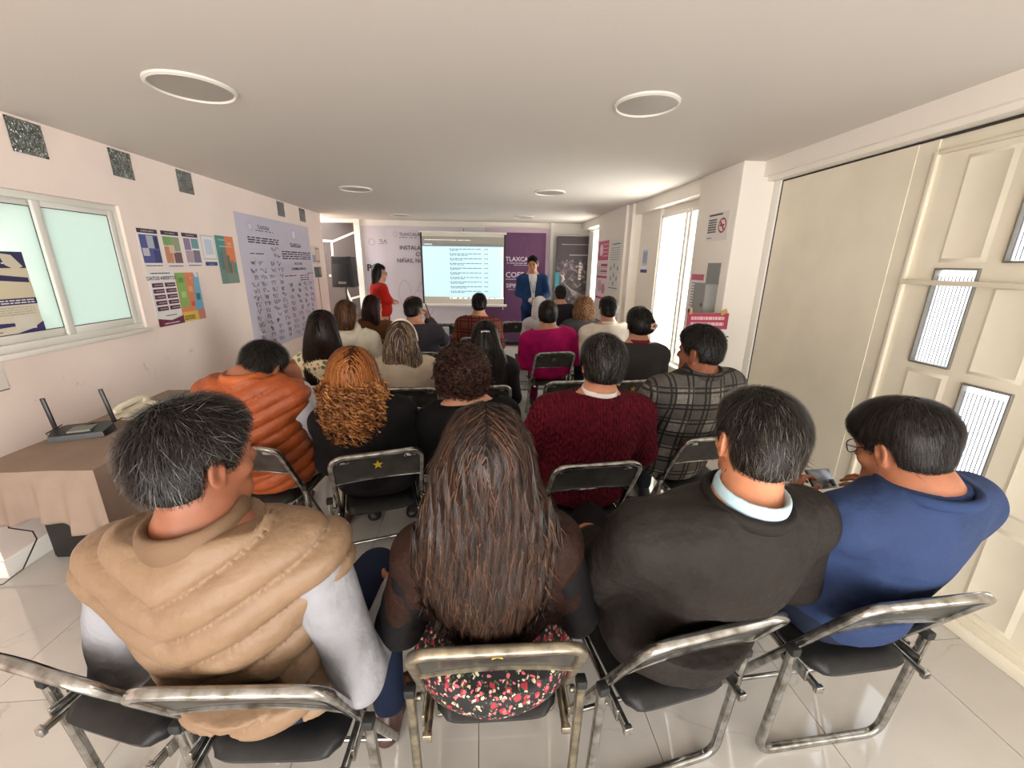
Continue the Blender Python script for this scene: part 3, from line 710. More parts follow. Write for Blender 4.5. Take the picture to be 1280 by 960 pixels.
for i in range(10):
    z = 1.885 - i*0.083
    pg.box((-0.245, -0.0065, z-0.008), (-0.225, -0.0045, z+0.010), E_txt)
    x = -0.205
    while x < 0.33:
        l = rr.uniform(0.03, 0.09); pg.box((x, -0.0065, z-0.005), (min(x+l, 0.33), -0.0045, z+0.006), E_txt); x += l+0.012
    x = -0.24; e = rr.uniform(-0.16, 0.1)
    while x < e:
        l = rr.uniform(0.03, 0.08); pg.box((x, -0.0065, z-0.028), (x+l, -0.0045, z-0.019), E_txt); x += l+0.012
    pg.box((0.38, -0.0065, z-0.006), (0.41, -0.0045, z+0.006), E_txt); pg.box((0.42, -0.0065, z-0.006), (0.45, -0.0045, z+0.006), E_txt)
for i in range(9): pg.box((-0.24+i*0.1, -0.0065, 1.006), (-0.24+i*0.1+rr.uniform(.02, .06), -0.0055, 1.022), E_txt)
pg.build('projected_page', None, scr)

# roll-up photo banner
def photo_mat():
    m = mat('dark_machinery_photo', (44, 36, 42), 0.5)
    nt = m.node_tree; b = nt.nodes['Principled BSDF']; tc = nt.nodes.new('ShaderNodeTexCoord')
    mp = nt.nodes.new('ShaderNodeMapping'); mp.inputs['Scale'].default_value = (6, 6, 5); nt.links.new(tc.outputs['Object'], mp.inputs[0])
    n = nt.nodes.new('ShaderNodeTexNoise'); n.inputs['Scale'].default_value = 1.6; n.inputs['Detail'].default_value = 6; n.inputs['Distortion'].default_value = 1.5; nt.links.new(mp.outputs[0], n.inputs['Vector'])
    cr = nt.nodes.new('ShaderNodeValToRGB'); nt.links.new(n.outputs[0], cr.inputs[0])
    e = cr.color_ramp.elements; e[0].position = 0.45; e[0].color = rgb((40, 33, 38)); e[1].position = 0.72; e[1].color = rgb((196, 182, 176))
    x = cr.color_ramp.elements.new(0.58); x.color = rgb((92, 76, 82))
    nt.links.new(cr.outputs[0], b.inputs['Base Color'])
    return m
ru = thing('rollup_banner', 'dark roll-up banner with an industrial machinery photo beside the purple banner', 'banner', (1.725, 7.78, 0))
MB().box((-0.30, 0, 0.10), (0.325, 0.004, 2.14), photo_mat()).build('printed_sheet', None, ru)
m_ = MB(); m_.box((-0.30, -0.002, 1.72), (0.325, 0.0, 2.14), flat((54, 44, 50))); m_.box((-0.2, -0.003, 1.985), (0.32, -0.001, 2.0), flat((150, 120, 126))); m_.box((-0.05, -0.003, 1.80), (0.32, -0.001, 1.815), flat((170, 150, 150)))
for k in range(6): m_.box((0.14, -0.003, 1.64-k*0.055), (0.19, -0.001, 1.68-k*0.055), flat((196, 186, 180)))
m_.box((-0.30, -0.003, 1.2), (-0.22, -0.001, 1.5), flat((44, 120, 140)))
for k in range(7): m_.add([(-0.15+k*.02, -0.003, 1.33-.02*k), (0.32, -0.003, 0.8+k*0.04), (0.32, -0.003, 0.81+k*0.04), (-0.15+k*.02, -0.003, 1.34-.02*k)], [(0,1,2,3)], flat((150, 138, 140)))
m_.build('printed_artwork', None, ru)
MB().box((-0.33, -0.08, 0), (0.34, 0.08, 0.10), bev=0.01).build('base', mat('brushed_aluminium', (170, 168, 164), 0.35, metal=0.8), ru)
MB().tube([(-0.32, 0, 2.145), (0.335, 0, 2.145)], 0.012, 8).build('top_rail', mat('brushed_aluminium', (170, 168, 164)), ru)
struct(MB().box((2.02, 7.45, 0), (2.06, 7.76, 2.2)).box((1.86, 7.90, 2.24), (2.05, 7.99, 2.25)), 'trim_6', M_trim)

# right wall sheets: facing -x ; U = -y (text reads towards the camera)
def wall_r(name, lab, cat, X, y_far, y_near, z0, z1, color, items, group=None):
    return sheet(name, lab, cat, (X, y_far, z0), (0, -1, 0), (0, 0, 1), y_far-y_near, z1-z0, color, items, group)
RD = (176, 60, 84)
wall_r('no_smoking_sign', 'white no smoking sign with red crossed circle on the column', 'sign', 1.9385, 3.545, 3.245, 1.83, 2.045, (228, 222, 216),
       [('r', .05, .90, .7, .96, DARK), ('l', .05, .28, .46, .80, 6, .06, (70, 62, 62)), ('p', lens_pts(.74, .52, .19, .27, 0), RD), ('p', lens_pts(.74, .52, .145, .205, 0), (228, 222, 216)), ('r', .62, .50, .84, .56, (60, 56, 56)), ('p', [(.60, .66), (.64, .72), (.88, .36), (.84, .30)], RD), ('l', .05, .08, .3, .13, 1, .03, DARK)])
wall_r('pink_poster', 'tall pink and white health poster on the right wall, the farther one', 'poster', 1.8985, 6.64, 6.12, 1.13, 2.00, (232, 220, 224),
       [('r', 0, .66, 1, .98, (208, 96, 130)), ('p', lens_pts(.3, .83, .18, .10, 0), (236, 214, 222)), ('l', .5, .7, .95, .95, 4, .012, W_), ('r', .35, .56, .98, .6, RD), ('r', .35, .46, .98, .49, RD), ('l', .05, .42, .95, .56, 4, .01, (150, 120, 130)), ('r', 0, .36, 1, .40, (196, 70, 110)), ('p', lens_pts(.35, .22, .2, .10, 0), (214, 170, 180)), ('p', lens_pts(.7, .18, .18, .09, 0), (206, 140, 160)), ('r', 0, 0, 1, .035, (196, 60, 90))])
wall_r('diagram_poster', 'tall white poster with small green diagrams on the right wall, the nearer one', 'poster', 1.8985, 6.06, 5.56, 1.28, 1.97, (226, 226, 220),
       [('l', .2, .9, .9, .94, 1, .02, DARK), ('l', .1, .6, .9, .87, 6, .012, (150, 150, 150))] + [('p', lens_pts(x, y, .04, .05, 0, 8), (90, 110, 96)) for x, y in ((.2, .45), (.5, .5), (.8, .45), (.25, .25), (.5, .32), (.75, .25), (.5, .15))] + [('l', .1, .04, .9, .08, 1, .015, DARK)])
wall_r('small_code_sheet', 'small white sheet with blue strip on the wall beside the tall window', 'sheet', 2.0585, 5.26, 5.02, 1.54, 1.84, W_,
       [('r', .18, .3, .85, .92, (196, 200, 214)), ('r', .26, .4, .77, .84, (160, 166, 190)), ('r', .05, .02, .92, .15, (52, 60, 120))])
# electrical box on column
eb = thing('electrical_box', 'grey metal electrical box with latch on the column beside the door', 'box', (1.94, 3.36, 1.20))
M_grey = mat('grey_box_paint', (142, 142, 138), 0.45, metal=0.2)
MB().box((-0.006, -0.10, 0.27), (0, 0.09, 0.455)).build('back_plate', M_grey, eb)
MB().box((-0.10, -0.10, 0.0), (0, 0.09, 0.29), bev=0.004).build('case', M_grey, eb)
MB().box((-0.104, -0.095, 0.006), (-0.10, 0.085, 0.284)).build('box_door', mat('grey_box_door', (152, 152, 146), 0.45), eb)
MB().disc((0, 0, 0), 0.014, 0.012, 12, None, Matrix.Translation((-0.112, -0.075, 0.12)) @ Matrix.Rotation(math.pi/2, 4, 'Y')).build('latch', mat('latch_chrome', (200, 200, 200), 0.2, metal=1), eb)
wall_r('programme_leaflet', 'narrow white leaflet with pink header on the column left of the electrical box', 'sheet', 1.9385, 3.70, 3.49, 1.20, 1.56, W_,
       [('r', 0, .86, 1, 1, (196, 96, 120)), ('l', .1, .2, .9, .82, 9, .03, (130, 134, 150)), ('r', .05, .02, .95, .14, (56, 58, 110))])
# standing board near column: "HAZ UN CLIC"
bd = sheet('standing_board', 'white board with red header reading HAZ UN CLIC standing in front of the column', 'board', (1.635, 3.12, 0.0), (1, -0.06, 0.0), (0.0, 0.0, 1), 0.33, 1.275, (230, 228, 224),
      [('r', 0, .90, 1, 1, RD), ('l', .1, .915, .9, .985, 2, .02, (236, 190, 196)), ('t', .5, .825, .034, 'HAZ UN CLIC', (40, 44, 42), 'CENTER', .04), ('t', .5, .745, .032, 'LA CONOCES', (60, 64, 62), 'CENTER', .02), ('l', .2, .5, .8, .68, 4, .02, (90, 90, 90)), ('r', .12, .2, .6, .4, (196, 206, 214))], None, 0.008)
M_tape = mat('tape_tan', (196, 158, 96), 0.5)
MB().box((0, 0, 0), (0.055, 0.004, 0.035), T=Matrix.Translation((1.90, 3.085, 1.255)) @ Matrix.Rotation(-0.5, 4, 'Y')).build('tape', M_tape, bd)
MB().box((0, 0, 0), (0.02, 0.004, 0.05), T=Matrix.Translation((1.645, 3.10, 1.265))).build('tape', M_tape, bd)

# ------------------------------------------------------------------ folding chairs
def chrome(name, c, rough, dirt):
    m = mat(name, c, rough, metal=0.92, var=dirt, vscale=26, c2=(120, 114, 104))
    return m
M_chrome = chrome('worn_chrome', (184, 184, 182), 0.16, 0.5)
M_chrome2 = chrome('rusty_chrome', (176, 166, 144), 0.36, 0.6)
M_vinyl = mat('black_vinyl', (26, 26, 27), 0.45, bump=(120, 0.15, 0.003), var=0.25, vscale=12, c2=(42, 40, 39), spec=.3)
M_panel = mat('black_painted_steel', (44, 44, 42), 0.36, var=0.3, vscale=20, c2=(64, 62, 58))
M_rubber = mat('black_rubber', (26, 25, 24), 0.7)
M_star = {'yellow': mat('yellow_paint', (226, 190, 40), 0.5), 'gold': mat('gold_paint', (200, 150, 50), 0.5), 'green': mat('faint_green_paint', (56, 66, 58), 0.5), 'grey': mat('grey_paint', (120, 118, 108), 0.5), 'pale': mat('pale_green_paint', (150, 160, 96), 0.5)}
CH = {}
def chair_meshes():
    W = 0.205; r = 0.0125
    T_ = (0, 0.0, 0.785); F_ = (0, 0.40, 0.0125)
    m = MB()
    pts = arc_path([(-W, 0.41, 0.012), (-W, 0.0, 0.778), (W, 0.0, 0.778), (W, 0.41, 0.012)], 0.07, 6)
    m.tube(pts, r, 8, sq=True, up=(1, 0, 0))
    CH['main_frame'] = (m, M_chrome)
    m = MB(); m.tube([(-W, 0.372, 0.065), (W, 0.372, 0.065)], 0.009, 8); CH['front_stretcher'] = (m, M_chrome)
    W2 = 0.237
    m = MB(); m.tube(arc_path([(-W2, 0.13, 0.50), (-W2, 0.165, 0.0125), (W2, 0.165, 0.0125), (W2, 0.13, 0.50)], 0.06, 6), r, 8, sq=True, up=(1, 0, 0))
    CH['rear_frame'] = (m, M_chrome)
    for s_ in (-1, 1):
        m = MB(); m.box((s_*W2-0.0145, 0.114, 0.488), (s_*W2+0.0145, 0.146, 0.515), bev=0.004)
        CH['end_cap', s_] = (m, M_rubber)
    # back panel: slightly curved steel sheet between the tubes with folded lower lip
    m = MB(); n = 14; V = []; F = []
    def yb(x, z): return (0.785-z)*0.50 - 0.002 + 0.014*(1-(x/W)**2)
    rows = [0.608, 0.614, 0.65, 0.69, 0.73, 0.768]
    for k, th in enumerate((0.0, 0.003)):
        for z in rows:
            for i in range(n+1):
                x = -W+0.004 + (2*W-0.008)*i/n; V.append((x, yb(x, z) - (0.006 if z == rows[0] else 0) + th, z))
    R_ = len(rows)
    for k in range(2):
        o = k*R_*(n+1)
        for a in range(R_-1):
            for i in range(n): F.append((o+a*(n+1)+i, o+a*(n+1)+i+1, o+(a+1)*(n+1)+i+1, o+(a+1)*(n+1)+i))
    m.add(V, F, None, True); CH['back_panel'] = (m, M_panel)
    m = MB()
    m.tube([(-W+.004+ (2*W-.008)*i/n, yb(-W+.004+(2*W-.008)*i/n, 0.608)-0.004, 0.608) for i in range(n+1)], 0.006, 6)
    CH['lower_rail'] = (m, M_chrome)
    for sx in (-1, 1):
        m = MB(); m.box((sx*0.15-0.028, yb(sx*.15, .752)-0.006, 0.738), (sx*0.15+0.028, yb(sx*.15, .752)-0.001, 0.762), bev=0.003)
        CH['bracket', sx] = (m, M_chrome)
    # star
    m = MB(); V = []; 
    for i in range(10):
        a = math.pi/2 + i*math.pi/5; rr = 0.026 if i % 2 == 0 else 0.0105
        x = rr*math.cos(a); z = 0.698 + rr*1.25*math.sin(a); V.append((x, yb(x, z)-0.0022, z))
    V.append((0, yb(0, 0.7)-0.0022, 0.7))
    m.add(V, [(i, (i+1) % 10, 10) for i in range(10)]); CH['star'] = (m, M_panel)
    # side rails under the seat
    for sx in (-1, 1):
        m = MB(); m.tube([(sx*0.186, 0.075, 0.412), (sx*0.186, 0.47, 0.425)], 0.010, 8, sq=True)
        m.box((sx*0.186-0.012, 0.063, 0.400), (sx*0.186+0.012, 0.078, 0.424), bev=0.002)
        CH['seat_rail', sx] = (m, M_chrome)
    for sx in (-1, 1):
        m = MB(); m.disc((0, 0, 0), 0.011, 0.012, 10, None, Matrix.Translation((sx*0.216, 0.165, 0.43)) @ Matrix.Rotation(math.pi/2*sx, 4, 'Y'))
        m.box((sx*0.20-0.004, 0.10, 0.405), (sx*0.20+0.004, 0.19, 0.445), bev=0.002)
        CH['hinge', sx] = (m, M_chrome)
    # padded seat
    m = MB(); nx, ny = 14, 14; V = []; F = []
    def sp(u, v):
        e = 0.06
        x = (abs(u)**1.0)*math.copysign(1, u)*0.172; y = 0.09 + (v+1)/2*0.385
        c = 1 - 0.06*(abs(u)**6) * (abs(v)**6) * 2
        ed = max(abs(u), abs(v))
        z = 0.458 - 0.026*max(0, (ed-0.80)/0.20)**2 - 0.010*(1-u*u)*(1-v*v)
        return (x*c, 0.2825 + (y-0.2825)*c, z)
    for a in range(nx+1):
        for b in range(ny+1): V.append(sp(-1+2*a/nx, -1+2*b/ny))
    k = len(V)
    for a in range(nx+1):
        for b in range(ny+1):
            x, y, z = sp(-1+2*a/nx, -1+2*b/ny); V.append((x*0.97, 0.2825+(y-0.2825)*0.97, 0.414))
    for a in range(nx):
        for b in range(ny):
            i = a*(ny+1)+b; F.append((i, i+ny+1, i+ny+2, i+1)); F.append((k+i, k+i+1, k+i+ny+2, k+i+ny+1))
    per = [a*(ny+1) for a in range(nx)] + [nx*(ny+1)+b for b in range(ny)] + [a*(ny+1)+ny for a in range(nx, 0, -1)] + [b for b in range(ny, 0, -1)]
    for i in range(len(per)):
        p, q = per[i], per[(i+1) % len(per)]; F.append((q, p, k+p, k+q))
    m.add(V, F, None, True); CH['seat'] = (m, M_vinyl)
chair_meshes()
CH_DATA = {}
def chair(label, x, y, yaw, star='yellow', rusty=False, group='folding chairs in rows', scale=1.0, empty_parts=True):
    t = thing('folding_chair', label, 'chair', (x, y, 0), math.radians(yaw), group)
    for key, (mb_, m) in CH.items():
        nm = key if isinstance(key, str) else key[0]
        if nm == 'star' and star is None: continue
        if key not in CH_DATA:
            o = mb_.build(nm, m, t); CH_DATA[key] = o.data
        else:
            o = bpy.data.objects.new(nm, CH_DATA[key]); COL.objects.link(o); o.parent = t
        mm = None
        if nm == 'star': mm = M_star[star]; o['label'] = star + ' painted star'
        elif rusty and m == M_chrome: mm = M_chrome2
        if mm is not None:
            o.material_slots[0].link = 'OBJECT'; o.material_slots[0].material = mm
    return t
CHAIRS = [
 ('empty black folding chair at the far left of the nearest row, angled to the right', -1.02, 0.76, -17, None, False),
 ('folding chair under the man in the tan quilted vest', -0.535, 0.665, -3, 'green', False),
 ('rusty folding chair with yellow star under the long-haired woman in the floral dress', 0.035, 0.72, -1, 'yellow', True),
 ('folding chair with pale star under the man in the dark grey jacket', 0.585, 0.735, 10, 'yellow', False),
 ('folding chair under the boy in the blue t-shirt, nearest the big door', 1.19, 0.78, 3, 'pale', False),
 ('folding chair under the man in the orange quilted vest', -1.16, 1.86, -8, None, False),
 ('folding chair with yellow star behind the woman with curly blond hair', -0.475, 1.755, 15, 'yellow', False),
 ('folding chair under the person with short curly dark hair in black', 0.06, 1.80, 2, 'green', False),
 ('folding chair with faint green star behind the man in the maroon sweater', 0.523, 1.59, 5, 'green', False),
 ('folding chair under the man in the grey plaid shirt', 1.24, 1.84, 4, None, False),
 ('folding chair behind the woman with straight black hair and floral sleeves', -1.08, 2.86, 0, None, False),
 ('folding chair with tiny grey star behind the woman with white headband', -0.50, 2.78, 0, 'grey', False),
 ('folding chair under the woman with half-up black hair', 0.02, 2.82, 0, None, False),
 ('empty folding chair with gold star in front of the man in the maroon sweater', 0.70, 2.90, 2, 'gold', False),
 ('folding chair with gold star behind the woman with a flower hair clip', 1.20, 2.92, 3, 'gold', False),
 ('folding chair under the woman in the cream hooded jacket', -1.28, 3.96, 8, None, False),
 ('folding chair under the man in the dark grey shirt with thinning hair', -0.60, 4.02, -6, None, False),
 ('folding chair with small grey star behind the person in magenta', 0.765, 3.97, 6, 'grey', False),
 ('folding chair under the man in the white shirt by the tall window', 1.37, 3.98, 0, None, False),
 ('folding chair under the dark-haired woman in brown', -1.22, 4.72, -6, None, False),
 ('folding chair under the man in the brown checked shirt', -0.02, 4.86, 0, None, False),
 ('empty folding chair with a tan folder on its seat, left of the person in magenta', 0.72, 5.06, 3, None, False),
 ('folding chair under the woman with wavy brown hair in grey', 1.34, 5.02, 0, None, False),
 ('empty folding chair with pale star, front row left of the purple banner', -0.52, 6.02, 0, 'pale', False),
 ('empty folding chair with pale green star in front of the purple banner', 0.57, 6.25, 0, 'pale', False),
 ('folding chair under the person in the white hooded top', 1.00, 5.66, 0, None, False),
 ('folding chair under the dark-clothed person in front of the roll-up banner', 1.40, 6.0, 0, None, False),
]
for c_ in CHAIRS: chair(*c_[:5], rusty=c_[5])

# ------------------------------------------------------------------ people
SKIN = {}
def skin(c):
    k = 'skin_%d_%d_%d' % c
    m = mat(k, c, 0.5, var=0.10, vscale=18, spec=0.4)
    b = m.node_tree.nodes['Principled BSDF']
    b.inputs['Subsurface Weight'].default_value = 0.08; b.inputs['Subsurface Radius'].default_value = (0.02, 0.008, 0.004); b.inputs['Subsurface Scale'].default_value = 0.5
    return m
M_eye = mat('eye_white', (225, 220, 214), 0.2); M_iris = mat('iris', (40, 26, 18), 0.2)
M_shoe = mat('black_shoe_leather', (30, 28, 28), 0.35); M_shoe_b = mat('brown_shoe_leather', (70, 44, 34), 0.4)

def finger_chain(f, base, d, n, L, curl, r0):
    """three joints bending towards -n"""
    p = np.array(base, float); d = np.array(d, float)
    ax = np.cross(d, n); ax = ax/np.linalg.norm(ax)
    segs = (0.42, 0.32, 0.26)
    for i, s_ in enumerate(segs):
        a = math.radians(curl[i] if hasattr(curl, '__len__') else curl)
        c, s2 = math.cos(a), math.sin(a)
        d = d*c - np.cross(ax, d)*s2
        q = p + d*L*s_
        f.cone(p, q, r0*(1-0.1*i), r0*(1-0.1*(i+1)), k=0.006); p = q
    return p
def hand(f, wrist, d, n, lat, curls, spread=0.06, thumb=None, sc=1.0):
    """wrist point, d finger direction, n back-of-hand normal, lat towards the thumb side"""
    wrist = np.array(wrist, float); d = np.array(d, float)/np.linalg.norm(d); n = np.array(n, float); n = n - d*(n@d); n /= np.linalg.norm(n)
    lat = np.cross(n, d)*(1 if np.dot(np.cross(n, d), lat) > 0 else -1)
    f.ell(wrist + d*0.048*sc, (0.040*sc, 0.052*sc, 0.016*sc), np.stack([lat, d, n], 1), k=0.02)
    f.ell(wrist + d*0.03*sc + lat*0.022*sc - n*0.006, (0.018*sc, 0.032*sc, 0.015*sc), np.stack([lat, d, n], 1), k=0.015)
    for i, (o, L) in enumerate(((0.030, 0.070), (0.010, 0.078), (-0.011, 0.073), (-0.030, 0.058))):
        dd = d + lat*spread*(1.5-i); dd /= np.linalg.norm(dd)
        finger_chain(f, wrist + d*(0.086-abs(o-.005)*0.18)*sc + lat*o*sc, dd, n, L*sc, curls[i], (0.0092-0.0005*i)*sc)
    td = thumb if thumb is not None else (0.75, 0.65, -0.2)
    t = lat*td[0] + d*td[1] + n*td[2]; t /= np.linalg.norm(t)
    p = wrist + d*0.022*sc + lat*0.030*sc
    q = p + t*0.040*sc; t2 = t*0.8 + d*0.5 - n*0.15; t2 /= np.linalg.norm(t2); r_ = q + t2*0.030*sc
    f.cone(p, q, 0.0125*sc, 0.0105*sc, k=0.012); f.cone(q, r_, 0.0105*sc, 0.008*sc, k=0.006)

class Body:
    def __init__(s, x, y, yaw, head, hy=0, hp=0, hr=0, sh=0.185, b=1.0, pz=0.575, arms=None, legs=None, stand=False, nb=None, zs=None):
        a = math.radians(yaw); s.ca, s.sa = math.cos(a), math.sin(a); s.x, s.y = x, y
        s.yaw = yaw; s.b = b; s.sh = sh; s.stand = stand
        s.H = np.array(head, float); s.HM = rotm(hy, hp, hr)
        s.P = s.W((0, 0, pz))
        hl = s.H
        s.N = np.array(nb, float) if nb is not None else np.array([s.P[0]*.12+hl[0]*.88 + s.sa*0.03, s.P[1]*.12+hl[1]*.88 - s.ca*0.03, hl[2]-0.172])
        up = s.N - s.P; up /= np.linalg.norm(up)
        rt = np.array([s.ca, s.sa, 0]); rt = rt - up*(rt@up); rt /= np.linalg.norm(rt)
        fw = np.cross(up, rt); s.M = np.stack([rt, fw, up], 1); s.up, s.rt, s.fw = up, rt, fw
        s.sho = [s.N + rt*(sg*sh) - up*0.065 + fw*0.005 for sg in (-1, 1)]
        arms = arms or {}; s.elb = []; s.wri = []; s.arm_given = arms
        for i, sg in enumerate((-1, 1)):
            d = arms.get('LR'[i], {})
            e = d.get('e', (sg*(sh+0.07), 0.03, None)); wv = d.get('w', (sg*0.13, 0.30, pz+0.10))
            if e[2] is None: e = (e[0], e[1], s.sho[i][2] - 0.27)
            s.elb.append(np.array(e, float) if d.get('world') else s.W(e)); s.wri.append(np.array(wv, float) if d.get('world') else s.W(wv))
        legs = legs or {}; s.hip = []; s.kne = []; s.ank = []; s.toe = []
        for i, sg in enumerate((-1, 1)):
            d = legs.get('LR'[i], {})
            s.hip.append(s.P + rt*sg*0.095 - np.array([0, 0, 0.02]))
            k = d.get('k', (sg*0.13, 0.43, 0.515)); an = d.get('a', (sg*0.13, 0.42, 0.09)); 
            if stand: k = d.get('k', (sg*0.10, 0.01, 0.48)); an = d.get('a', (sg*0.11, -0.02, 0.09))
            s.kne.append(s.W(k)); s.ank.append(s.W(an))
            td = d.get('t', (sg*0.03, 0.155, -0.055)); s.toe.append(s.W((an[0]+td[0], an[1]+td[1], an[2]+td[2])))
    def W(s, p): return np.array([s.x + s.ca*p[0] - s.sa*p[1], s.y + s.sa*p[0] + s.ca*p[1], p[2]])
    def Hp(s, p): return s.H + s.HM@np.array(p, float)
    def lerp(s, t): return s.P + (s.N-s.P)*t
    def torso(s, f, t, b=None, lo=0.0):
        b = b or s.b; M = s.M; wsh = (s.sh-0.185)*0.45
        if lo < 0.1: f.ell(s.P - s.up*0.005, (.165*b+t, .125*b**.8+t, .115+t), M, k=0.06)
        f.ell(s.lerp(.30) + s.fw*0.01, (.148*b+t, .118*b+t, .17+t), M, k=0.08)
        f.ell(s.lerp(.68) - s.fw*0.005, (.158*(1+(b-1)*.7)+wsh+t, .112*(1+(b-1)*.5)+t, .19+t*.6), M, k=0.08)
        for i in (0, 1):
            f.cone(s.lerp(.84), s.sho[i] - s.up*0.012, .072+t, .056+t, k=0.06)
            f.cone(s.N + s.up*0.035 - s.fw*.005, s.N + (s.sho[i]-s.N)*0.72 + s.up*0.01 - s.fw*.012, .040+t*.6, .038+t*.7, k=0.06)
    def arm(s, f, i, t, lo=0.0, hi=1.0, k=0.04):
        S, E_, W_2 = s.sho[i], s.elb[i], s.wri[i]; q = 1+(s.b-1)*.35
        e1 = min(hi, 0.5)*2
        f.cone(S - s.up*0.012, S + (E_-S)*e1, .054*q+t, (.054+(.044-.054)*e1)*q+t, k=k)
        if hi > 0.5:
            e2 = (hi-0.5)*2; f.cone(E_, E_ + (W_2-E_)*e2, .043*q+t, (.043+(.028-.043)*e2)*q+t, k=0.02)
    def leg(s, f, i, t, hi=1.0, k=0.05):
        q = 1+(s.b-1)*.4
        f.cone(s.hip[i], s.kne[i], .088*q+t, .058*q+t, k=k); 
        f.cone(s.kne[i], s.kne[i] + (s.ank[i]-s.kne[i])*hi, .055*q+t, .038*q+t, k=0.02)

def head_sdf(f, B, ears=True, face=True, hs=1.0):
    Hp, M = B.Hp, B.HM
    f.ell(Hp((0, -.012, .028)), (.077*hs, .097*hs, .092*hs), M, k=0.02)
    f.ell(Hp((0, .030, -.040)), (.060*hs, .066*hs, .078*hs), M, k=0.03)
    f.cone(Hp((-.018, .072, -.098)), Hp((.018, .072, -.098)), .020, .020, k=0.03)
    f.cone(Hp((0, -.018, -.055)), B.N - B.fw*0.004, .052, .056, k=0.035)
    f.cone(Hp((0, -.02, -.08)), B.N - B.up*0.04, .050, .058, k=0.05)
    if face:
        f.ell(Hp((0, .078, .018)), (.050, .016, .014), M, k=0.02)
        for sg in (-1, 1):
            f.ell(Hp((sg*.032, .092, -.004)), (.017, .012, .011), M, k=0.014, op='sub')
            f.ell(Hp((sg*.032, .076, -.004)), (.013, .012, .010), M, k=0.004)
            f.ell(Hp((sg*.040, .066, -.034)), (.020, .018, .016), M, k=0.02)
        f.cone(Hp((0, .090, .002)), Hp((0, .108, -.030)), .007, .012, k=0.012)
        for sg in (-1, 1): f.ell(Hp((sg*.011, .100, -.034)), (.008, .010, .007), M, k=0.006)
        f.ell(Hp((0, .088, -.058)), (.022, .012, .006), M, k=0.006)
        f.ell(Hp((0, .087, -.068)), (.019, .012, .007), M, k=0.005)
    if ears:
        for sg in (-1, 1):
            Me = M @ rotm(yaw=sg*22, roll=0, pitch=-8)
            c = Hp((sg*.083, -.006, -.008))
            f.ell(c, (.009, .019, .032), Me, k=0.010)
            f.ell(c + M@np.array((sg*.007, .004, .003)), (.007, .010, .018), Me, k=0.004, op='sub')
            f.tor(c + M@np.array((sg*.005, -.002, .002)), np.stack([Me[:,1], Me[:,2], Me[:,0]], 1), .0165, .029, .0042, k=0.006)
            f.ell(Hp((sg*.078, .004, -.036)), (.007, .008, .010), M, k=0.008)

def body_mesh(B, root, sk, h, hands=True, face=True, full=True, handspec=None, hs=1.0, legs_skin=False, arms_skin=(True, True)):
    f = SDF(); head_sdf(f, B, face=face, hs=hs)
    B.torso(f, -0.012)
    for i in (0, 1):
        B.arm(f, i, -0.004)
        hsx = (handspec or {}).get('LR'[i])
        if hsx: hand(f, B.wri[i], *hsx[:4], **(hsx[4] if len(hsx) > 4 else {}))
        else:
            d = B.wri[i]-B.elb[i]; d /= np.linalg.norm(d); d = d*0.7 + B.fw*0.5 + np.array((0, 0, -0.15))
            hand(f, B.wri[i], d, (0, 0, 1), B.rt*(1 if i == 0 else -1), [(18, 25, 20)]*4)
        B.leg(f, i, -0.006)
        f.cone(B.ank[i], B.toe[i], .030, .024, k=0.02)
    f.fn(lambda P, d: np.where(np.abs((P-B.P)@B.rt) < .2*B.b, np.maximum(d, chair_clip(B, P - B.fw*.014, d)), d))
    o = sdf_obj(f, 'body', h, sk, root, extra=0.004)
    return o
def shoes(B, root, m, h=0.008):
    for i in (0, 1):
        f = SDF(); d = B.toe[i]-B.ank[i]; heel = B.ank[i]*1.0; heel[2] = 0.035; heel -= d*np.array((1, 1, 0))*0.25
        toe = B.toe[i].copy(); toe[2] = max(0.032, toe[2])
        if B.ank[i][2] > 0.2: heel[2] = B.ank[i][2]-0.05; 
        f.cone(heel, toe, .036, .034, k=0.02, flat=((0, 0, 1), 0.8)); f.cone(B.ank[i], heel, .043, .036, k=0.03)
        zf = min(heel[2], toe[2]) - 0.030
        f.fn(lambda P, dd, zf=zf: np.maximum(dd, zf - P[:, 2]))
        sdf_obj(f, 'shoe', h, m, root)
def chair_clip(B, P, d):
    if getattr(B, 'chair', None) is None: return d
    cx, cy, cyaw = B.chair; ca, sa = math.cos(cyaw), math.sin(cyaw)
    qx = (P[:,0]-cx)*ca + (P[:,1]-cy)*sa; qy = -(P[:,0]-cx)*sa + (P[:,1]-cy)*ca
    yp = (0.785-P[:,2])*0.50 + 0.034
    pen = (yp - qy)*0.8; w1 = np.clip((P[:,2]-0.585)/0.03, 0, 1)*np.clip((0.83-P[:,2])/0.03, 0, 1)*np.clip((0.26-np.abs(qx))/0.03, 0, 1)
    d = np.where(w1 > 0, np.maximum(d, pen - (1-w1)*0.08), d)
    return np.where((np.abs(qx) < 0.2) & (qy > 0.05) & (qy < 0.5) & (P[:,2] > 0.40), np.maximum(d, 0.459 - P[:,2]), d)
def trousers(B, root, m, h, hi=0.93, name='trousers', t=0.012):
    f = SDF(); f.ell(B.P - B.up*0.005, (.165*B.b+t, .125*B.b**.8+t, .115+t), B.M, k=0.06)
    for i in (0, 1): B.leg(f, i, t, hi)
    f.fn(lambda P, d: chair_clip(B, P, d + 0.003*snoise(P, 26, 5)))
    return sdf_obj(f, name, h, m, root)
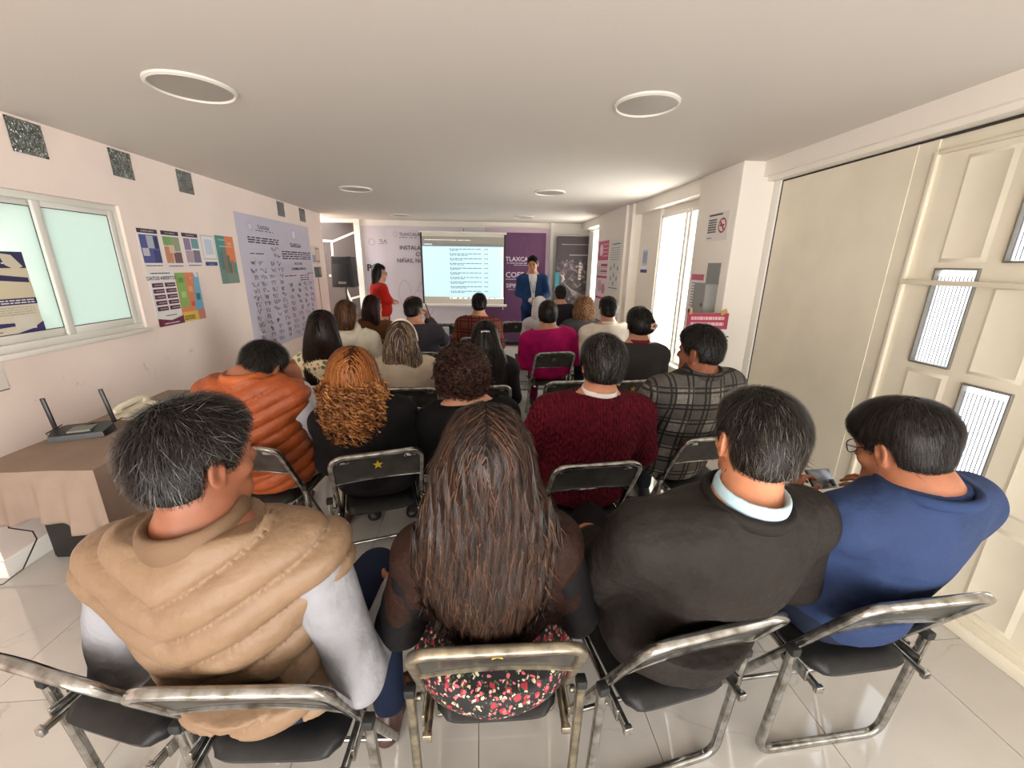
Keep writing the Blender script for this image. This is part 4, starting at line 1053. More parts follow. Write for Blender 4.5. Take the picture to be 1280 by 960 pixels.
def top(B, root, m, h, name='jacket', t=0.018, sleeve=0.94, zcut=None, fold=0.004, ff=22, seed=1, torso=True, arms=(0, 1), disp=None, neck=0.03, sub=None, k=0.04, bt=None, bot=0.0, relax=0):
    f = SDF()
    if torso: B.torso(f, t, b=bt)
    for i in arms: B.arm(f, i, t*(0.9 if sleeve > 0.6 else 1.1), hi=sleeve, k=k)
    zc = zcut if zcut is not None else B.P[2] - 0.02
    N0 = B.N + B.up*neck; nn = B.up + B.fw*0.25; nn = nn/np.linalg.norm(nn)
    def g(P, d):
        if torso:
            r_ = np.linalg.norm(P - B.N, axis=1)
            d = np.where(r_ < 0.16, np.maximum(d, (P-N0)@nn), d)
            below = zc - P[:, 2]
            dl = (P-B.P)@B.rt
            near = (np.abs(dl) < 0.26*B.b) & (np.abs((P-B.P)@B.fw) < 0.2*B.b)
            d = np.where(near, np.maximum(d, below), d)
        if torso: d = chair_clip(B, P, d)
        if fold: d = d + fold*snoise(P*np.array([1, 1, 0.7]), ff, seed) + fold*0.4*snoise(P, ff*2.3, seed+9)
        if disp is not None: d = d + disp(P)
        return d
    f.fn(g)
    if sub: sub(f)
    return sdf_obj(f, name, h, m, root, extra=0.012, relax=relax)
def collar(B, root, m, h, name='collar', rx=.068, ry=.072, rt=.010, hz=2.2, dz=0.03, fwd=0.0, tilt=12):
    f = SDF(); M = B.M @ rotm(pitch=tilt)
    f.tor(B.N + B.up*dz + B.fw*fwd, M, rx, ry, rt, hz)
    return sdf_obj(f, name, h, m, root)

# ---- hair
def hair_mat(name, c, c2, rough=0.42, p=1.6, spec=0.22):
    m = mat(name, c, rough, island=p, c2=c2, spec=spec)
    return m
def hair_hull(B, kind, t=0.012, hs=1.0, curt=None, k=0.03, front=.062, slope=.80, extra=None):
    f = SDF(); Hp, M = B.Hp, B.HM
    f.ell(Hp((0, -.014, .032)), (.079*hs+t, .100*hs+t, .093*hs+t), M, k=0.02)
    if kind == 'short':
        f.ell(Hp((0, -.045, -.03)), (.062*hs+t*.5, .058*hs+t*.5, .050), M, k=0.03)
        f.ell(Hp((0, .03, .075)), (.062+t*.6, .060, .038+t), M, k=0.03)
    if curt:
        prev = None
        for (px, py, pz, hw, th) in curt:      # head-local chain of flattened sections
            q = (Hp((px, py, pz)), hw, th)
            if prev is not None:
                fl = B.HM[:, 1]
                f.cone(prev[0], q[0], prev[1], q[1], k=k, flat=(fl, max(0.15, (prev[2]/prev[1]+q[2]/q[1])/2)))
            prev = q
    if extra: extra(f, Hp, M)
    Mi = B.HM.T; H0 = B.H
    def cut(P, d):
        q = (P-H0)@B.HM
        if kind == 'short':
            # hairline: temple rises from nape over the ears to the forehead
            line = np.where(q[:,1] < -.02, -.078 + (q[:,1]+.10)*.35, np.where(q[:,1] < .035, -.050 + (q[:,1]+.02)*1.1, .010 + (q[:,1]-.035)*1.35))
            ear = (np.abs(q[:,0]) > .06) & (q[:,1] > -.032) & (q[:,1] < .014)
            line = np.where(ear, np.maximum(line, .026), line)
            c = (line - q[:,2])*0.75
            c = np.maximum(c, q[:,1] - .086)
        else:
            c = np.where(q[:,2] > -.16, np.minimum(q[:,1] - (front + np.clip(q[:,2]-.0, -.4, .2)*slope*0.35), .3), -1)
            c = np.maximum(c, np.where((q[:,2] < .075) & (q[:,2] > -.16) & (q[:,1] > 0.0), np.minimum(q[:,1]-.02, .075-q[:,2]), -1)) if kind == 'long' else c
        return np.maximum(d, c)
    f.fn(cut)
    return f
def strands(B, f, root, m, n, L, width, flow, lift=0.0, jit=0.25, steps=6, curl=None, seed=0, hull_h=0.008, off=0.001, tip=0.25, name='hair_strands', zsel=None, rad=0.0, every=None):
    """ribbons lying on the hair volume, following a flow field"""
    V, Q = hull_cache
    rs = np.random.RandomState(seed); zlow = V[:, 2].min() + .012
    p = V[rs.randint(0, len(V), n)] + rs.randn(n, 3)*hull_h*0.4
    if zsel is not None:
        q = (p-B.H)@B.HM; keep = zsel(q); p = p[keep]; n = len(p)
    e = 0.004
    def grad(X):
        g = np.stack([f.ev(X+np.array(v)*e) - f.ev(X-np.array(v)*e) for v in np.eye(3)], 1)
        return g/(np.linalg.norm(g, axis=1, keepdims=True)+1e-9)
    Ln = L*(0.7+0.6*rs.rand(n)); st = (Ln/steps)[:, None]
    pts = []; nor = []; alive = []
    jv = rs.randn(n, 3)*jit
    ph = rs.rand(n)*6.28
    g = grad(p)
    keep = g[:, 2] > -.30; p, g, jv, ph, st, Ln = p[keep], g[keep], jv[keep], ph[keep], st[keep], Ln[keep]; n = len(p)
    p = p - g*(f.ev(p))[:, None]
    live = np.ones(n, bool); free = np.zeros(n, bool); last = np.tile(np.array([0., 0, -1]), (n, 1))
    for k in range(steps+1):
        if k and k % 2 == 0: g = grad(p)
        q = (p-B.H)@B.HM
        fl = flow(q)@B.HM.T + jv
        f0 = fl/(np.linalg.norm(fl, axis=1, keepdims=True)+1e-9)
        fl = f0 - g*np.sum(f0*g, 1, keepdims=True)
        free = free | ((np.linalg.norm(fl, axis=1) < .5) & (g[:, 2] < -.5))
        fl = np.where(free[:, None], last*.7 + np.array([0, 0, -.3]), fl)
        fl = fl/(np.linalg.norm(fl, axis=1, keepdims=True)+1e-9); last = fl
        o = off + lift*(k/steps)
        pp = p + g*o
        if curl:
            R_c, pit = curl; side = np.cross(fl, g); a = ph + k*(Ln/steps)/pit*6.283
            pp = pp + side*(np.cos(a)*R_c)[:, None] + g*((np.sin(a)*R_c*0.8) + R_c*0.5)[:, None]
        alive.append(((p[:, 2] > zlow) & live).astype(float)); pts.append(pp); nor.append(np.cross(fl, g) if not curl else (np.cross(fl, g)*np.cos(a)[:, None]*0.2 + fl*0.98))
        p = p + fl*np.where(free[:, None], st*.15, st)
        if not curl:
            e_ = f.ev(p); p = p - g*(np.clip(e_, -0.03, 0.03)*(~free))[:, None]
            live = live & (np.abs(e_) < .009)
    wd = width*(0.6+0.8*rs.rand(n))
    VV = np.zeros((steps+1, 2, n, 3))
    for k in range(steps+1):
        w_ = wd*(1 - (1-tip)*(k/steps)**1.5)*0.5*alive[k]
        VV[k, 0] = pts[k] - nor[k]*w_[:, None]; VV[k, 1] = pts[k] + nor[k]*w_[:, None]
    Vt = VV.transpose(2, 0, 1, 3).reshape(-1, 3)
    base = np.arange(n)[:, None]*(steps+1)*2
    F = []
    for k in range(steps):
        a = base + k*2; F.append(np.concatenate([a, a+1, a+3, a+2], 1))
    F = np.stack(F, 1).reshape(-1, 4)
    me = mesh_np(name, Vt, F); me.materials.append(m)
    o = bpy.data.objects.new(name, me); COL.objects.link(o); o.parent = root; o['kind'] = 'stuff'
    return o
hull_cache = None
def hair(B, root, m, kind='short', h=0.008, hullmat=None, **kw):
    global hull_cache
    hk = {k: kw.pop(k) for k in ('t', 'hs', 'curt', 'front', 'slope', 'extra', 'k') if k in kw}
    f = hair_hull(B, kind, **hk)
    V, Q = polygonise(f, h); hull_cache = (V, Q)
    me = mesh_np('hair', V, Q); me.materials.append(hullmat or m)
    o = bpy.data.objects.new('hair', me); COL.objects.link(o); o.parent = root
    for st in kw.pop('layers', []):
        strands(B, f, o, st.pop('m', m), hull_h=h, **st)
    return o, f
def fl_crown(c=(0, -.055, .13), down=0.5, fwd=0.0):
    c = np.array(c)
    def g(q):
        d = q-c; d = d/(np.linalg.norm(d, axis=1, keepdims=True)+1e-6)
        d = d + np.array([0, fwd, -down])
        return d
    return g
def fl_long(part=0.0, back=0.35):
    def g(q):
        w_ = np.clip((q[:,2]-.05)/.08, 0, 1)[:, None]
        side = np.stack([np.sign(q[:,0]-part), -np.ones(len(q))*back*1.6, -np.ones(len(q))*.5], 1)
        dn = np.stack([np.zeros(len(q)), np.zeros(len(q)), -np.ones(len(q))], 1)
        return side*w_ + dn*(1-w_)
    return g
def fl_down(q): return np.tile(np.array([0., 0, -1.]), (len(q), 1))
def person(label, x, y, **kw):
    """an Empty on the floor under the figure; the meshes keep world coordinates through the parent inverse"""
    t = thing('person', label, 'person', (0, 0, 0), 0, None)
    return t
def settle(root, x, y):
    """move the empty to the base of the figure, keep the meshes where they are"""
    root.location = (x, y, 0)
    for c in [o for o in bpy.data.objects if o.parent == root]: c.matrix_parent_inverse = Matrix.Translation((-x, -y, 0))

# cloth materials
def cloth(name, c, rough=0.8, b=(160, 0.25, 0.004), var=0.08, vs=10, sheen=0.0, c2=None): return mat(name, c, rough, bump=b, var=var, vscale=vs, sheen=0.0, c2=c2, spec=0.12 if rough > .5 else .35)

# ---- shared looks
BLK = hair_mat('black_hair', (17, 14, 13), (62, 54, 50), 0.34, 3.0)
BLKH = mat('black_hair_mass', (14, 12, 11), 0.85, spec=0.15)
DBR = hair_mat('dark_brown_hair', (30, 20, 16), (78, 54, 42), 0.36, 2.2)
DBR2 = hair_mat('near_black_brown_hair', (20, 13, 10), (60, 40, 30), 0.42, 2.6, .3)
DBRH = mat('dark_brown_hair_mass', (24, 17, 14), 0.85, spec=0.15)
SHORT = lambda n, L=.03, w=.0016, lift=.010, c=(0, -.055, .12), seed=0, m=None, steps=4, jit=.28, down=.45, fwd=0.0: dict(n=n, L=L, width=w, flow=fl_crown(c, down, fwd), lift=lift, steps=steps, seed=seed, jit=jit, tip=.2, **({'m': m} if m else {}))
def quilt(B, pitch, a, depth, x0=0.0, z0=0.0, p=0.5):
    def g(P):
        q = (P-B.P)@B.M
        u = (q[:,2] - a*np.abs(q[:,0]-x0) - z0)/pitch
        return depth*(1-np.abs(np.sin(np.pi*u))**p) + 0.0022*snoise(P*np.array([1, 1, 2.2]), 60, 3)
    return g

# 1. man in the tan quilted vest
def man_tan_vest():
    r = person('man in a tan quilted vest over a white shirt, head turned right', -.55, .93)
    B = Body(-.575, .92, -4, (-.605, .85, 1.212), hy=-34, hp=2, hr=3, sh=.225, b=1.29, nb=(-.615, .825, 1.04),
             arms={'R': dict(e=(-.315, .82, .60), w=(-.26, 1.06, .66), world=1), 'L': dict(e=(-.90, .86, .64), w=(-.80, 1.12, .66), world=1)},
             legs={'R': dict(k=(.17, .36, .55), a=(.23, .20, .09), t=(.02, .15, -.055)), 'L': dict(k=(-.17, .42, .53))})
    B.chair = (CHAIRS[1][1], CHAIRS[1][2], math.radians(CHAIRS[1][3]))
    body_mesh(B, r, skin((146, 90, 64)), .006)
    for i in (0, 1): top(B, r, cloth('white_shirt_cotton', (142, 141, 145), 0.7, (8, .8, .035)), .007, 'sleeve', t=.017, sleeve=.97, torso=False, fold=.008, ff=22, seed=4, arms=(i,))
    v = top(B, r, cloth('tan_puffer_nylon', (130, 104, 80), 0.48, (26, 0.7, 0.009), 0.05, 6, 0.1), .0065, 'vest', t=.036, sleeve=.02, fold=.002, arms=(), disp=quilt(B, .084, .42, .024, -.03, 0, .40), neck=.035, zcut=.525)
    collar(B, r, cloth('tan_collar', (118, 93, 72), 0.55), .006, 'vest_collar', rx=.088, ry=.088, rt=.016, hz=2.3, dz=.03, tilt=6)
    trousers(B, r, cloth('navy_trousers', (30, 38, 58), 0.85), .012)
    shoes(B, r, M_shoe_b)
    hair(B, r, BLK, 'short', .006, BLKH, t=.014, layers=[SHORT(9000, .030, .0013, .012, c=(-.02, -.05, .115), seed=1, steps=4), SHORT(1300, .030, .0012, .018, c=(-.02, -.05, .115), seed=2, jit=.5, m=hair_mat('black_hair_shine', (32, 29, 27), (122, 116, 110), .4, 2.2))])
    settle(r, -.56, .92)
man_tan_vest()

def floral_mat(name, base, cols, scale=34, size=.42):
    m = mat(name, base, 0.7); nt = m.node_tree; b = nt.nodes['Principled BSDF']; tc = nt.nodes.new('ShaderNodeTexCoord')
    prev = None
    for k, (c, s_, off) in enumerate(cols):
        v = nt.nodes.new('ShaderNodeTexVoronoi'); v.inputs['Scale'].default_value = scale*s_
        mp = nt.nodes.new('ShaderNodeMapping'); mp.inputs['Location'].default_value = (off, off*2, off*3); nt.links.new(tc.outputs['Object'], mp.inputs[0])
        n = nt.nodes.new('ShaderNodeTexNoise'); n.inputs['Scale'].default_value = 70; nt.links.new(tc.outputs['Object'], n.inputs['Vector'])
        ad = nt.nodes.new('ShaderNodeMixRGB'); ad.blend_type = 'ADD'; ad.inputs[0].default_value = .018; nt.links.new(mp.outputs[0], ad.inputs[1]); nt.links.new(n.outputs[1], ad.inputs[2]); nt.links.new(ad.outputs[0], v.inputs['Vector'])
        lt = nt.nodes.new('ShaderNodeMath'); lt.operation = 'LESS_THAN'; lt.inputs[1].default_value = size*(1 if k == 0 else .8); nt.links.new(v.outputs[0], lt.inputs[0])
        sel = nt.nodes.new('ShaderNodeSeparateColor'); nt.links.new(v.outputs['Color'], sel.inputs[0])
        gt = nt.nodes.new('ShaderNodeMath'); gt.operation = 'GREATER_THAN'; gt.inputs[1].default_value = .5; nt.links.new(sel.outputs[0], gt.inputs[0])
        mu = nt.nodes.new('ShaderNodeMath'); mu.operation = 'MULTIPLY'; nt.links.new(lt.outputs[0], mu.inputs[0]); nt.links.new(gt.outputs[0], mu.inputs[1])
        mx = nt.nodes.new('ShaderNodeMix'); mx.data_type = 'RGBA'; nt.links.new(mu.outputs[0], mx.inputs[0]); mx.inputs[7].default_value = rgb(c)
        if prev is None: mx.inputs[6].default_value = rgb(base)
        else: nt.links.new(prev, mx.inputs[6])
        prev = mx.outputs[2]
    nt.links.new(prev, b.inputs['Base Color']); return m

# 2. woman with long dark hair
def woman_long_hair():
    r = person('woman with very long dark hair, brown blouse and black floral skirt', .03, .95)
    B = Body(.035, .95, 0, (.012, .87, 1.18), sh=.160, b=.95, nb=(.015, .845, 1.01),
             arms={'L': dict(e=(-.225, .93, .66), w=(-.12, 1.15, .62), world=1), 'R': dict(e=(.265, .93, .66), w=(.16, 1.16, .62), world=1)})
    B.chair = (CHAIRS[2][1], CHAIRS[2][2], math.radians(CHAIRS[2][3]))
    body_mesh(B, r, skin((160, 106, 80)), .008)
    top(B, r, cloth('brown_blouse', (44, 27, 21), 0.55, (11, .8, .03), .2, 8), .0075, 'blouse', t=.016, sleeve=.5, fold=.006, ff=22, seed=3, zcut=.56, neck=.02)
    for i in (0, 1): top(B, r, cloth('black_gathered_sleeves', (22, 20, 21), 0.6), .0075, 'sleeve', t=.024, sleeve=.96, torso=False, fold=.008, ff=34, seed=8, arms=(i,))
    f = SDF(); f.ell(B.P + np.array((0, -.055, -.01)), (.205, .15, .10), B.M, k=.03); f.ell(B.P + np.array((0, -.04, .06)), (.19, .14, .10), B.M, k=.05)
    for i in (0, 1): f.cone(B.hip[i], B.kne[i], .115, .095, k=.08)
    f.cone(B.kne[0], B.kne[1], .075, .075, k=.05)
    f.fn(lambda P, d: chair_clip(B, P, np.maximum(d + .005*snoise(P*np.array([1.6, .7, .5]), 30, 2), .462 - P[:,2])))
    sdf_obj(f, 'skirt', .008, floral_mat('black_floral_print', (14, 12, 14), [((150, 34, 50), 1.5, 0.0), ((190, 180, 154), 2.3, .37), ((70, 82, 54), 2.9, .71), ((196, 92, 104), 2.4, .13)]), r)
    shoes(B, r, M_shoe)
    curt = [(0, -.03, .06, .085, .08), (0, -.055, -.03, .100, .055), (0, -.065, -.12, .130, .045), (.0, -.075, -.22, .135, .038), (.005, -.085, -.30, .100, .030), (.01, -.09, -.375, .045, .020)]
    lay = [dict(n=9000, L=.16, width=.0022, flow=fl_long(.0, .35), lift=.004, steps=7, seed=1, jit=.10, tip=.5),
           dict(n=3200, L=.13, width=.0022, flow=fl_long(.0, .35), lift=.006, steps=7, seed=5, jit=.20, tip=.2, m=hair_mat('long_brown_highlights', (36, 23, 17), (104, 72, 54), .4, 2.2)),
           dict(n=700, L=.12, width=.002, flow=fl_down, lift=.012, steps=7, seed=6, jit=.2, tip=.1, zsel=lambda q: (q[:,2] < -.2) & (np.abs(q[:,0]) < .07))]
    def ex(f, Hp, M):
        f.ell(Hp((0, -.02, .03)), (.084, .103, .098), M, k=.03)
        f.cone(Hp((-.068, -.01, -.02)), Hp((-.095, -.04, -.20)), .032, .028, k=.04); f.cone(Hp((.068, -.01, -.02)), Hp((.095, -.04, -.20)), .032, .028, k=.04)
        f.fn(lambda P, d: d + .0018*np.sin(((P-B.H)@B.HM)[:,0]*150 + 4*np.sin(P[:,2]*11) + 2.5*np.sin(P[:,0]*43+1)) + .0015*np.sin(((P-B.H)@B.HM)[:,0]*330 + 5*np.sin(P[:,2]*8+2)))
    hair(B, r, DBR2, 'long', .006, DBRH, t=.008, curt=curt, extra=ex, layers=lay)
    settle(r, .035, .95)
woman_long_hair()

# 3. man in the dark grey jacket
def man_grey_jacket():
    r = person('big man in a dark grey jacket with pale blue collar and greying short hair', .61, .98)
    B = Body(.60, .98, 8, (.675, .872, 1.212), hy=-4, hp=2, hr=2, sh=.228, b=1.32, nb=(.640, .835, 1.045),
             arms={'L': dict(e=(.305, 1.00, .70), w=(.42, 1.30, .62), world=1), 'R': dict(e=(.955, .98, .70), w=(.86, 1.25, .64), world=1)},
             legs={'L': dict(k=(-.055, .545, .545), a=(-.075, .50, .09)), 'R': dict(k=(.20, .46, .53))})
    B.chair = (CHAIRS[3][1], CHAIRS[3][2], math.radians(CHAIRS[3][3]))
    body_mesh(B, r, skin((200, 132, 96)), .006)
    top(B, r, cloth('charcoal_jacket', (40, 35, 32), 0.58, (7, .75, .045), .12, 6), .0075, 'jacket', t=.030, sleeve=.95, fold=.009, ff=17, seed=11, zcut=.50, neck=.045)
    collar(B, r, cloth('pale_blue_collar_cotton', (178, 204, 212), 0.7), .005, 'shirt_collar', rx=.074, ry=.080, rt=.007, hz=3.2, dz=.058, tilt=10)
    collar(B, r, cloth('charcoal_collar', (36, 32, 30), 0.6), .006, 'jacket_collar', rx=.094, ry=.096, rt=.012, hz=1.6, dz=.036, tilt=8)
    trousers(B, r, cloth('black_trousers', (24, 23, 25), 0.8), .011)
    shoes(B, r, M_shoe)
    M_f = hair_mat('faded_hair', (70, 52, 42), (120, 96, 80), .4, 1.5)
    hair(B, r, BLK, 'short', .006, mat('grey_black_hair_mass', (30, 25, 22), 0.85, spec=0.15), t=.009, layers=[
        SHORT(8000, .034, .0014, .008, c=(0, .02, .14), seed=3, steps=5, down=.2),
        dict(n=1300, L=.034, width=.0013, flow=fl_crown((0, .02, .14), .2), lift=.012, steps=5, seed=4, jit=.25, tip=.2, m=hair_mat('greying_strands', (44, 38, 34), (124, 114, 104), .4, 1.8), zsel=lambda q: q[:,2] > -.03),
        dict(n=5200, L=.012, width=.0014, flow=fl_crown((0, .02, .14), .5), lift=.004, steps=2, seed=5, jit=.4, tip=.3, m=M_f, zsel=lambda q: q[:,2] < .02)])
    settle(r, .60, .98)
man_grey_jacket()

def glasses(B, root, dark=(24, 22, 22), r=.0016):
    M_g = mat('spectacle_frame_%d' % dark[0], dark, 0.3)
    m_ = MB(); Hp = B.Hp
    for sg in (-1, 1):
        pts = []
        for k in range(16):
            a = 2*math.pi*k/16; c, s_ = math.cos(a), math.sin(a)
            pts.append(Vector(Hp((sg*.033 + .026*math.copysign(abs(c)**.7, c), .106 - .006*abs(sg*.033+.026*c)/.05, -.002 + .019*math.copysign(abs(s_)**.7, s_)))))
        m_.tube(pts, r, 6, closed=True)
        m_.tube([Vector(Hp((sg*.058, .100, .006))), Vector(Hp((sg*.078, .06, .004))), Vector(Hp((sg*.084, .0, .004))), Vector(Hp((sg*.082, -.02, -.012)))], r, 6)
    m_.tube([Vector(Hp((-.008, .108, .002))), Vector(Hp((.008, .108, .002)))], r, 6)
    g = m_.build('glasses', M_g, root)
    l = MB()
    for sg in (-1, 1):
        l.add([Vector(Hp((sg*.033 + .025*math.cos(2*math.pi*k/12), .105, -.002 + .018*math.sin(2*math.pi*k/12)))) for k in range(12)], [tuple(range(12))])
    l.build('lens', glass_mat('spectacle_lens', (245, 248, 250), .9, .02), g)
    return g

# 4. boy in the blue t-shirt
def boy_blue():
    r = person('young man with glasses in a blue t-shirt holding up a phone', 1.21, 1.03)
    B = Body(1.21, 1.03, 6, (1.175, .965, 1.145), hy=12, hp=20, hr=-4, sh=.205, b=1.14, nb=(1.205, .90, 1.030),
             arms={'L': dict(e=(1.00, 1.04, .72), w=(1.085, 1.15, .835), world=1), 'R': dict(e=(1.47, 1.02, .70), w=(1.435, 1.17, .865), world=1)})
    hs = {'L': ((.25, .55, .55), (-.85, .15, .2), (0, -.4, 1), [(30, 45, 30)]*4, dict(sc=.95, thumb=(.7, .6, -.5))),
          'R': ((-.75, .25, .25), (.05, -.45, .9), (-.2, .2, -1), [(8, 20, 15), (14, 24, 18), (20, 28, 20), (26, 30, 20)], dict(sc=.95, spread=.16, thumb=(.8, .5, -.3)))}
    B.chair = (CHAIRS[4][1], CHAIRS[4][2], math.radians(CHAIRS[4][3]))
    body_mesh(B, r, skin((166, 106, 76)), .0055, handspec=hs)
    top(B, r, cloth('blue_jersey', (48, 62, 96), 0.75, (6.5, .7, .04), .06, 6), .0075, 'tshirt', t=.019, sleeve=.30, fold=.007, ff=16, seed=21, zcut=.50, neck=.046)
    collar(B, r, cloth('blue_neckband', (46, 62, 98), 0.75), .005, 'neckband', rx=.104, ry=.100, rt=.012, hz=1.3, dz=.028, tilt=15)
    trousers(B, r, cloth('dark_blue_jeans', (38, 44, 60), 0.85), .012)
    shoes(B, r, M_shoe)
    def ex(f, Hp, M):
        f.ell(Hp((0, -.02, .045)), (.090, .112, .080), M, k=.03); f.ell(Hp((0, .045, .055)), (.080, .060, .042), M, k=.03)
    hair(B, r, BLK, 'short', .006, BLKH, t=.011, extra=ex, layers=[SHORT(9500, .05, .0016, .006, c=(.01, -.05, .14), seed=9, steps=5, jit=.14, down=.6)])
    glasses(B, r)
    settle(r, 1.21, 1.03)
    ph = thing('smartphone', 'black smartphone held up by the young man in blue', 'phone', (1.235, 1.235, .885))
    ph.rotation_euler = (math.radians(228), math.radians(10), math.radians(20))
    MB().box((-.075, -.036, -.004), (.075, .036, .004), bev=.003).build('phone_body', mat('phone_black', (18, 18, 20), .25), ph)
    MB().box((.045, .004, -.0055), (.069, .030, -.004), bev=.0005).box((-.072, -.033, .0041), (.072, .033, .0045)).build('screen_and_camera', mat('phone_glass', (16, 17, 19), .45, spec=.2), ph)
boy_blue()

def sit(label, chair_xy, head, yaw=0, dy=.24, dx=0.0, **kw):
    """seated figure on the chair whose origin is chair_xy"""
    a = math.radians(yaw); x = chair_xy[0] + dx; y = chair_xy[1] + dy
    r = person(label, x, y)
    B = Body(x, y, yaw, head, **kw)
    B.chair = next(((c[1], c[2], math.radians(c[3])) for c in CHAIRS if abs(c[1]-chair_xy[0]) < .02 and abs(c[2]-chair_xy[1]) < .02), None)
    return r, B

# 5. man in the orange vest, cheek on his hand
def man_orange():
    r, B = sit('man in an orange quilted vest leaning his head on his hand', (-1.16, 1.86), (-1.085, 2.09, 1.110), -6, dx=.04,
               hy=-14, hp=30, hr=6, sh=.205, b=1.24, nb=(-1.135, 2.01, 1.06), arms={'R': dict(e=(-.885, 2.16, .74), w=(-.965, 2.17, 1.02), world=1)}, legs={'R': dict(k=(.24, .40, .52), a=(.22, .30, .09))})
    body_mesh(B, r, skin((158, 98, 70)), .0085, handspec={'R': ((-.25, -.15, .9), (.5, -.7, .1), (-.6, 0, -.3), [(40, 50, 30)]*4, {})})
    for i in (0, 1): top(B, r, cloth('pale_grey_shirt', (206, 200, 204), 0.7), .010, 'sleeve', t=.020, sleeve=.90, torso=False, fold=.006, ff=24, seed=4, arms=(i,))
    top(B, r, cloth('orange_puffer_nylon', (160, 76, 34), 0.50, (26, 0.7, 0.009), 0.10, 7, 0.1), .0085, 'vest', t=.034, sleeve=.02, fold=.002, arms=(), disp=quilt(B, .070, .40, .016, 0, 0, .45), neck=.035, zcut=.44)
    collar(B, r, cloth('orange_collar', (180, 90, 42), 0.5), .008, 'vest_collar', rx=.088, ry=.088, rt=.015, hz=1.7, dz=.03, tilt=10)
    trousers(B, r, cloth('beige_trousers', (188, 166, 136), 0.85), .014); shoes(B, r, M_shoe_b, .012)
    hair(B, r, BLK, 'short', .008, BLKH, t=.012, layers=[SHORT(4500, .035, .002, .012, seed=1)])
    settle(r, -1.12, 2.1)
man_orange()

# 6. woman with curly blond hair
def woman_curls():
    r, B = sit('woman with voluminous curly golden hair in a black jacket', (-.475, 1.755), (-.600, 1.955, 1.095), 4, dx=-.075, dy=.27, sh=.178, b=1.08, nb=(-.585, 1.94, .955))
    body_mesh(B, r, skin((206, 150, 120)), .011, face=False)
    top(B, r, cloth('black_wool_jacket', (26, 24, 26), 0.85, (160, .3, .004), .2, 9, .1), .010, 'jacket', t=.026, fold=.005, ff=20, seed=6, zcut=.47)
    trousers(B, r, cloth('black_skirt_cloth', (34, 30, 34), .85), .014, name='skirt', t=.03); shoes(B, r, M_shoe, .012)
    g1 = hair_mat('golden_hair', (104, 54, 24), (190, 120, 62), .42, 1.3); g2 = hair_mat('golden_curl', (84, 42, 18), (206, 142, 82), .42, 1.5); gh = mat('golden_hair_mass', (52, 28, 14), 0.85, spec=0.15)
    curt = [(0, -.03, .05, .092, .085), (0, -.05, -.04, .118, .070), (.0, -.06, -.12, .130, .066), (.0, -.065, -.19, .115, .060), (0, -.07, -.245, .07, .05)]
    def ex(f, Hp, M):
        f.ell(Hp((0, -.02, .03)), (.094, .108, .102), M, k=.04)
        f.fn(lambda P, d: d + np.where(((P-B.H)@B.HM)[:,2] < -.02, .015, .002)*snoise(P, 80, 5))
    hair(B, r, g1, 'long', .009, gh, t=.018, curt=curt, extra=ex, layers=[
        dict(n=3500, L=.12, width=.003, flow=fl_long(.02, .35), lift=.006, steps=6, seed=1, jit=.14, tip=.5, zsel=lambda q: q[:,2] > -.05),
        dict(n=2300, L=.13, width=.0062, flow=fl_down, lift=.012, steps=20, seed=2, jit=.2, tip=.6, curl=(.013, .034), m=g2, zsel=lambda q: q[:,2] < .01)])
    settle(r, -.55, 2.02)
woman_curls()

# 7. short curly dark hair
def curly_dark():
    r, B = sit('person with short curly dark brown hair in a black top', (.06, 1.80), (-.085, 2.0, 1.075), 4, dx=-.10, sh=.185, b=1.1, nb=(-.065, 1.975, .935))
    body_mesh(B, r, skin((212, 150, 120)), .010, face=False)
    top(B, r, cloth('black_knit_top', (24, 23, 25), 0.85, (120, .3, .004), .2, 9, .1), .010, 'top', t=.026, fold=.004, ff=18, seed=16, zcut=.47, neck=.022)
    trousers(B, r, cloth('black_trousers', (24, 23, 25), .85), .016); shoes(B, r, M_shoe, .014)
    c1 = hair_mat('dark_curl', (26, 16, 14), (96, 60, 48), .34, 1.8)
    def ex(f, Hp, M):
        f.ell(Hp((0, -.02, .03)), (.108, .118, .115), M, k=.04); f.ell(Hp((0, -.05, -.035)), (.085, .07, .055), M, k=.04)
        f.fn(lambda P, d: d + .011*snoise(P, 100, 7))
    hair(B, r, c1, 'short', .009, DBRH, t=.02, extra=ex, layers=[dict(n=3800, L=.055, width=.0042, flow=fl_crown((0, -.03, .14), .2), lift=.016, steps=10, seed=3, jit=.6, tip=.6, curl=(.009, .024))])
    settle(r, -.04, 2.04)
curly_dark()

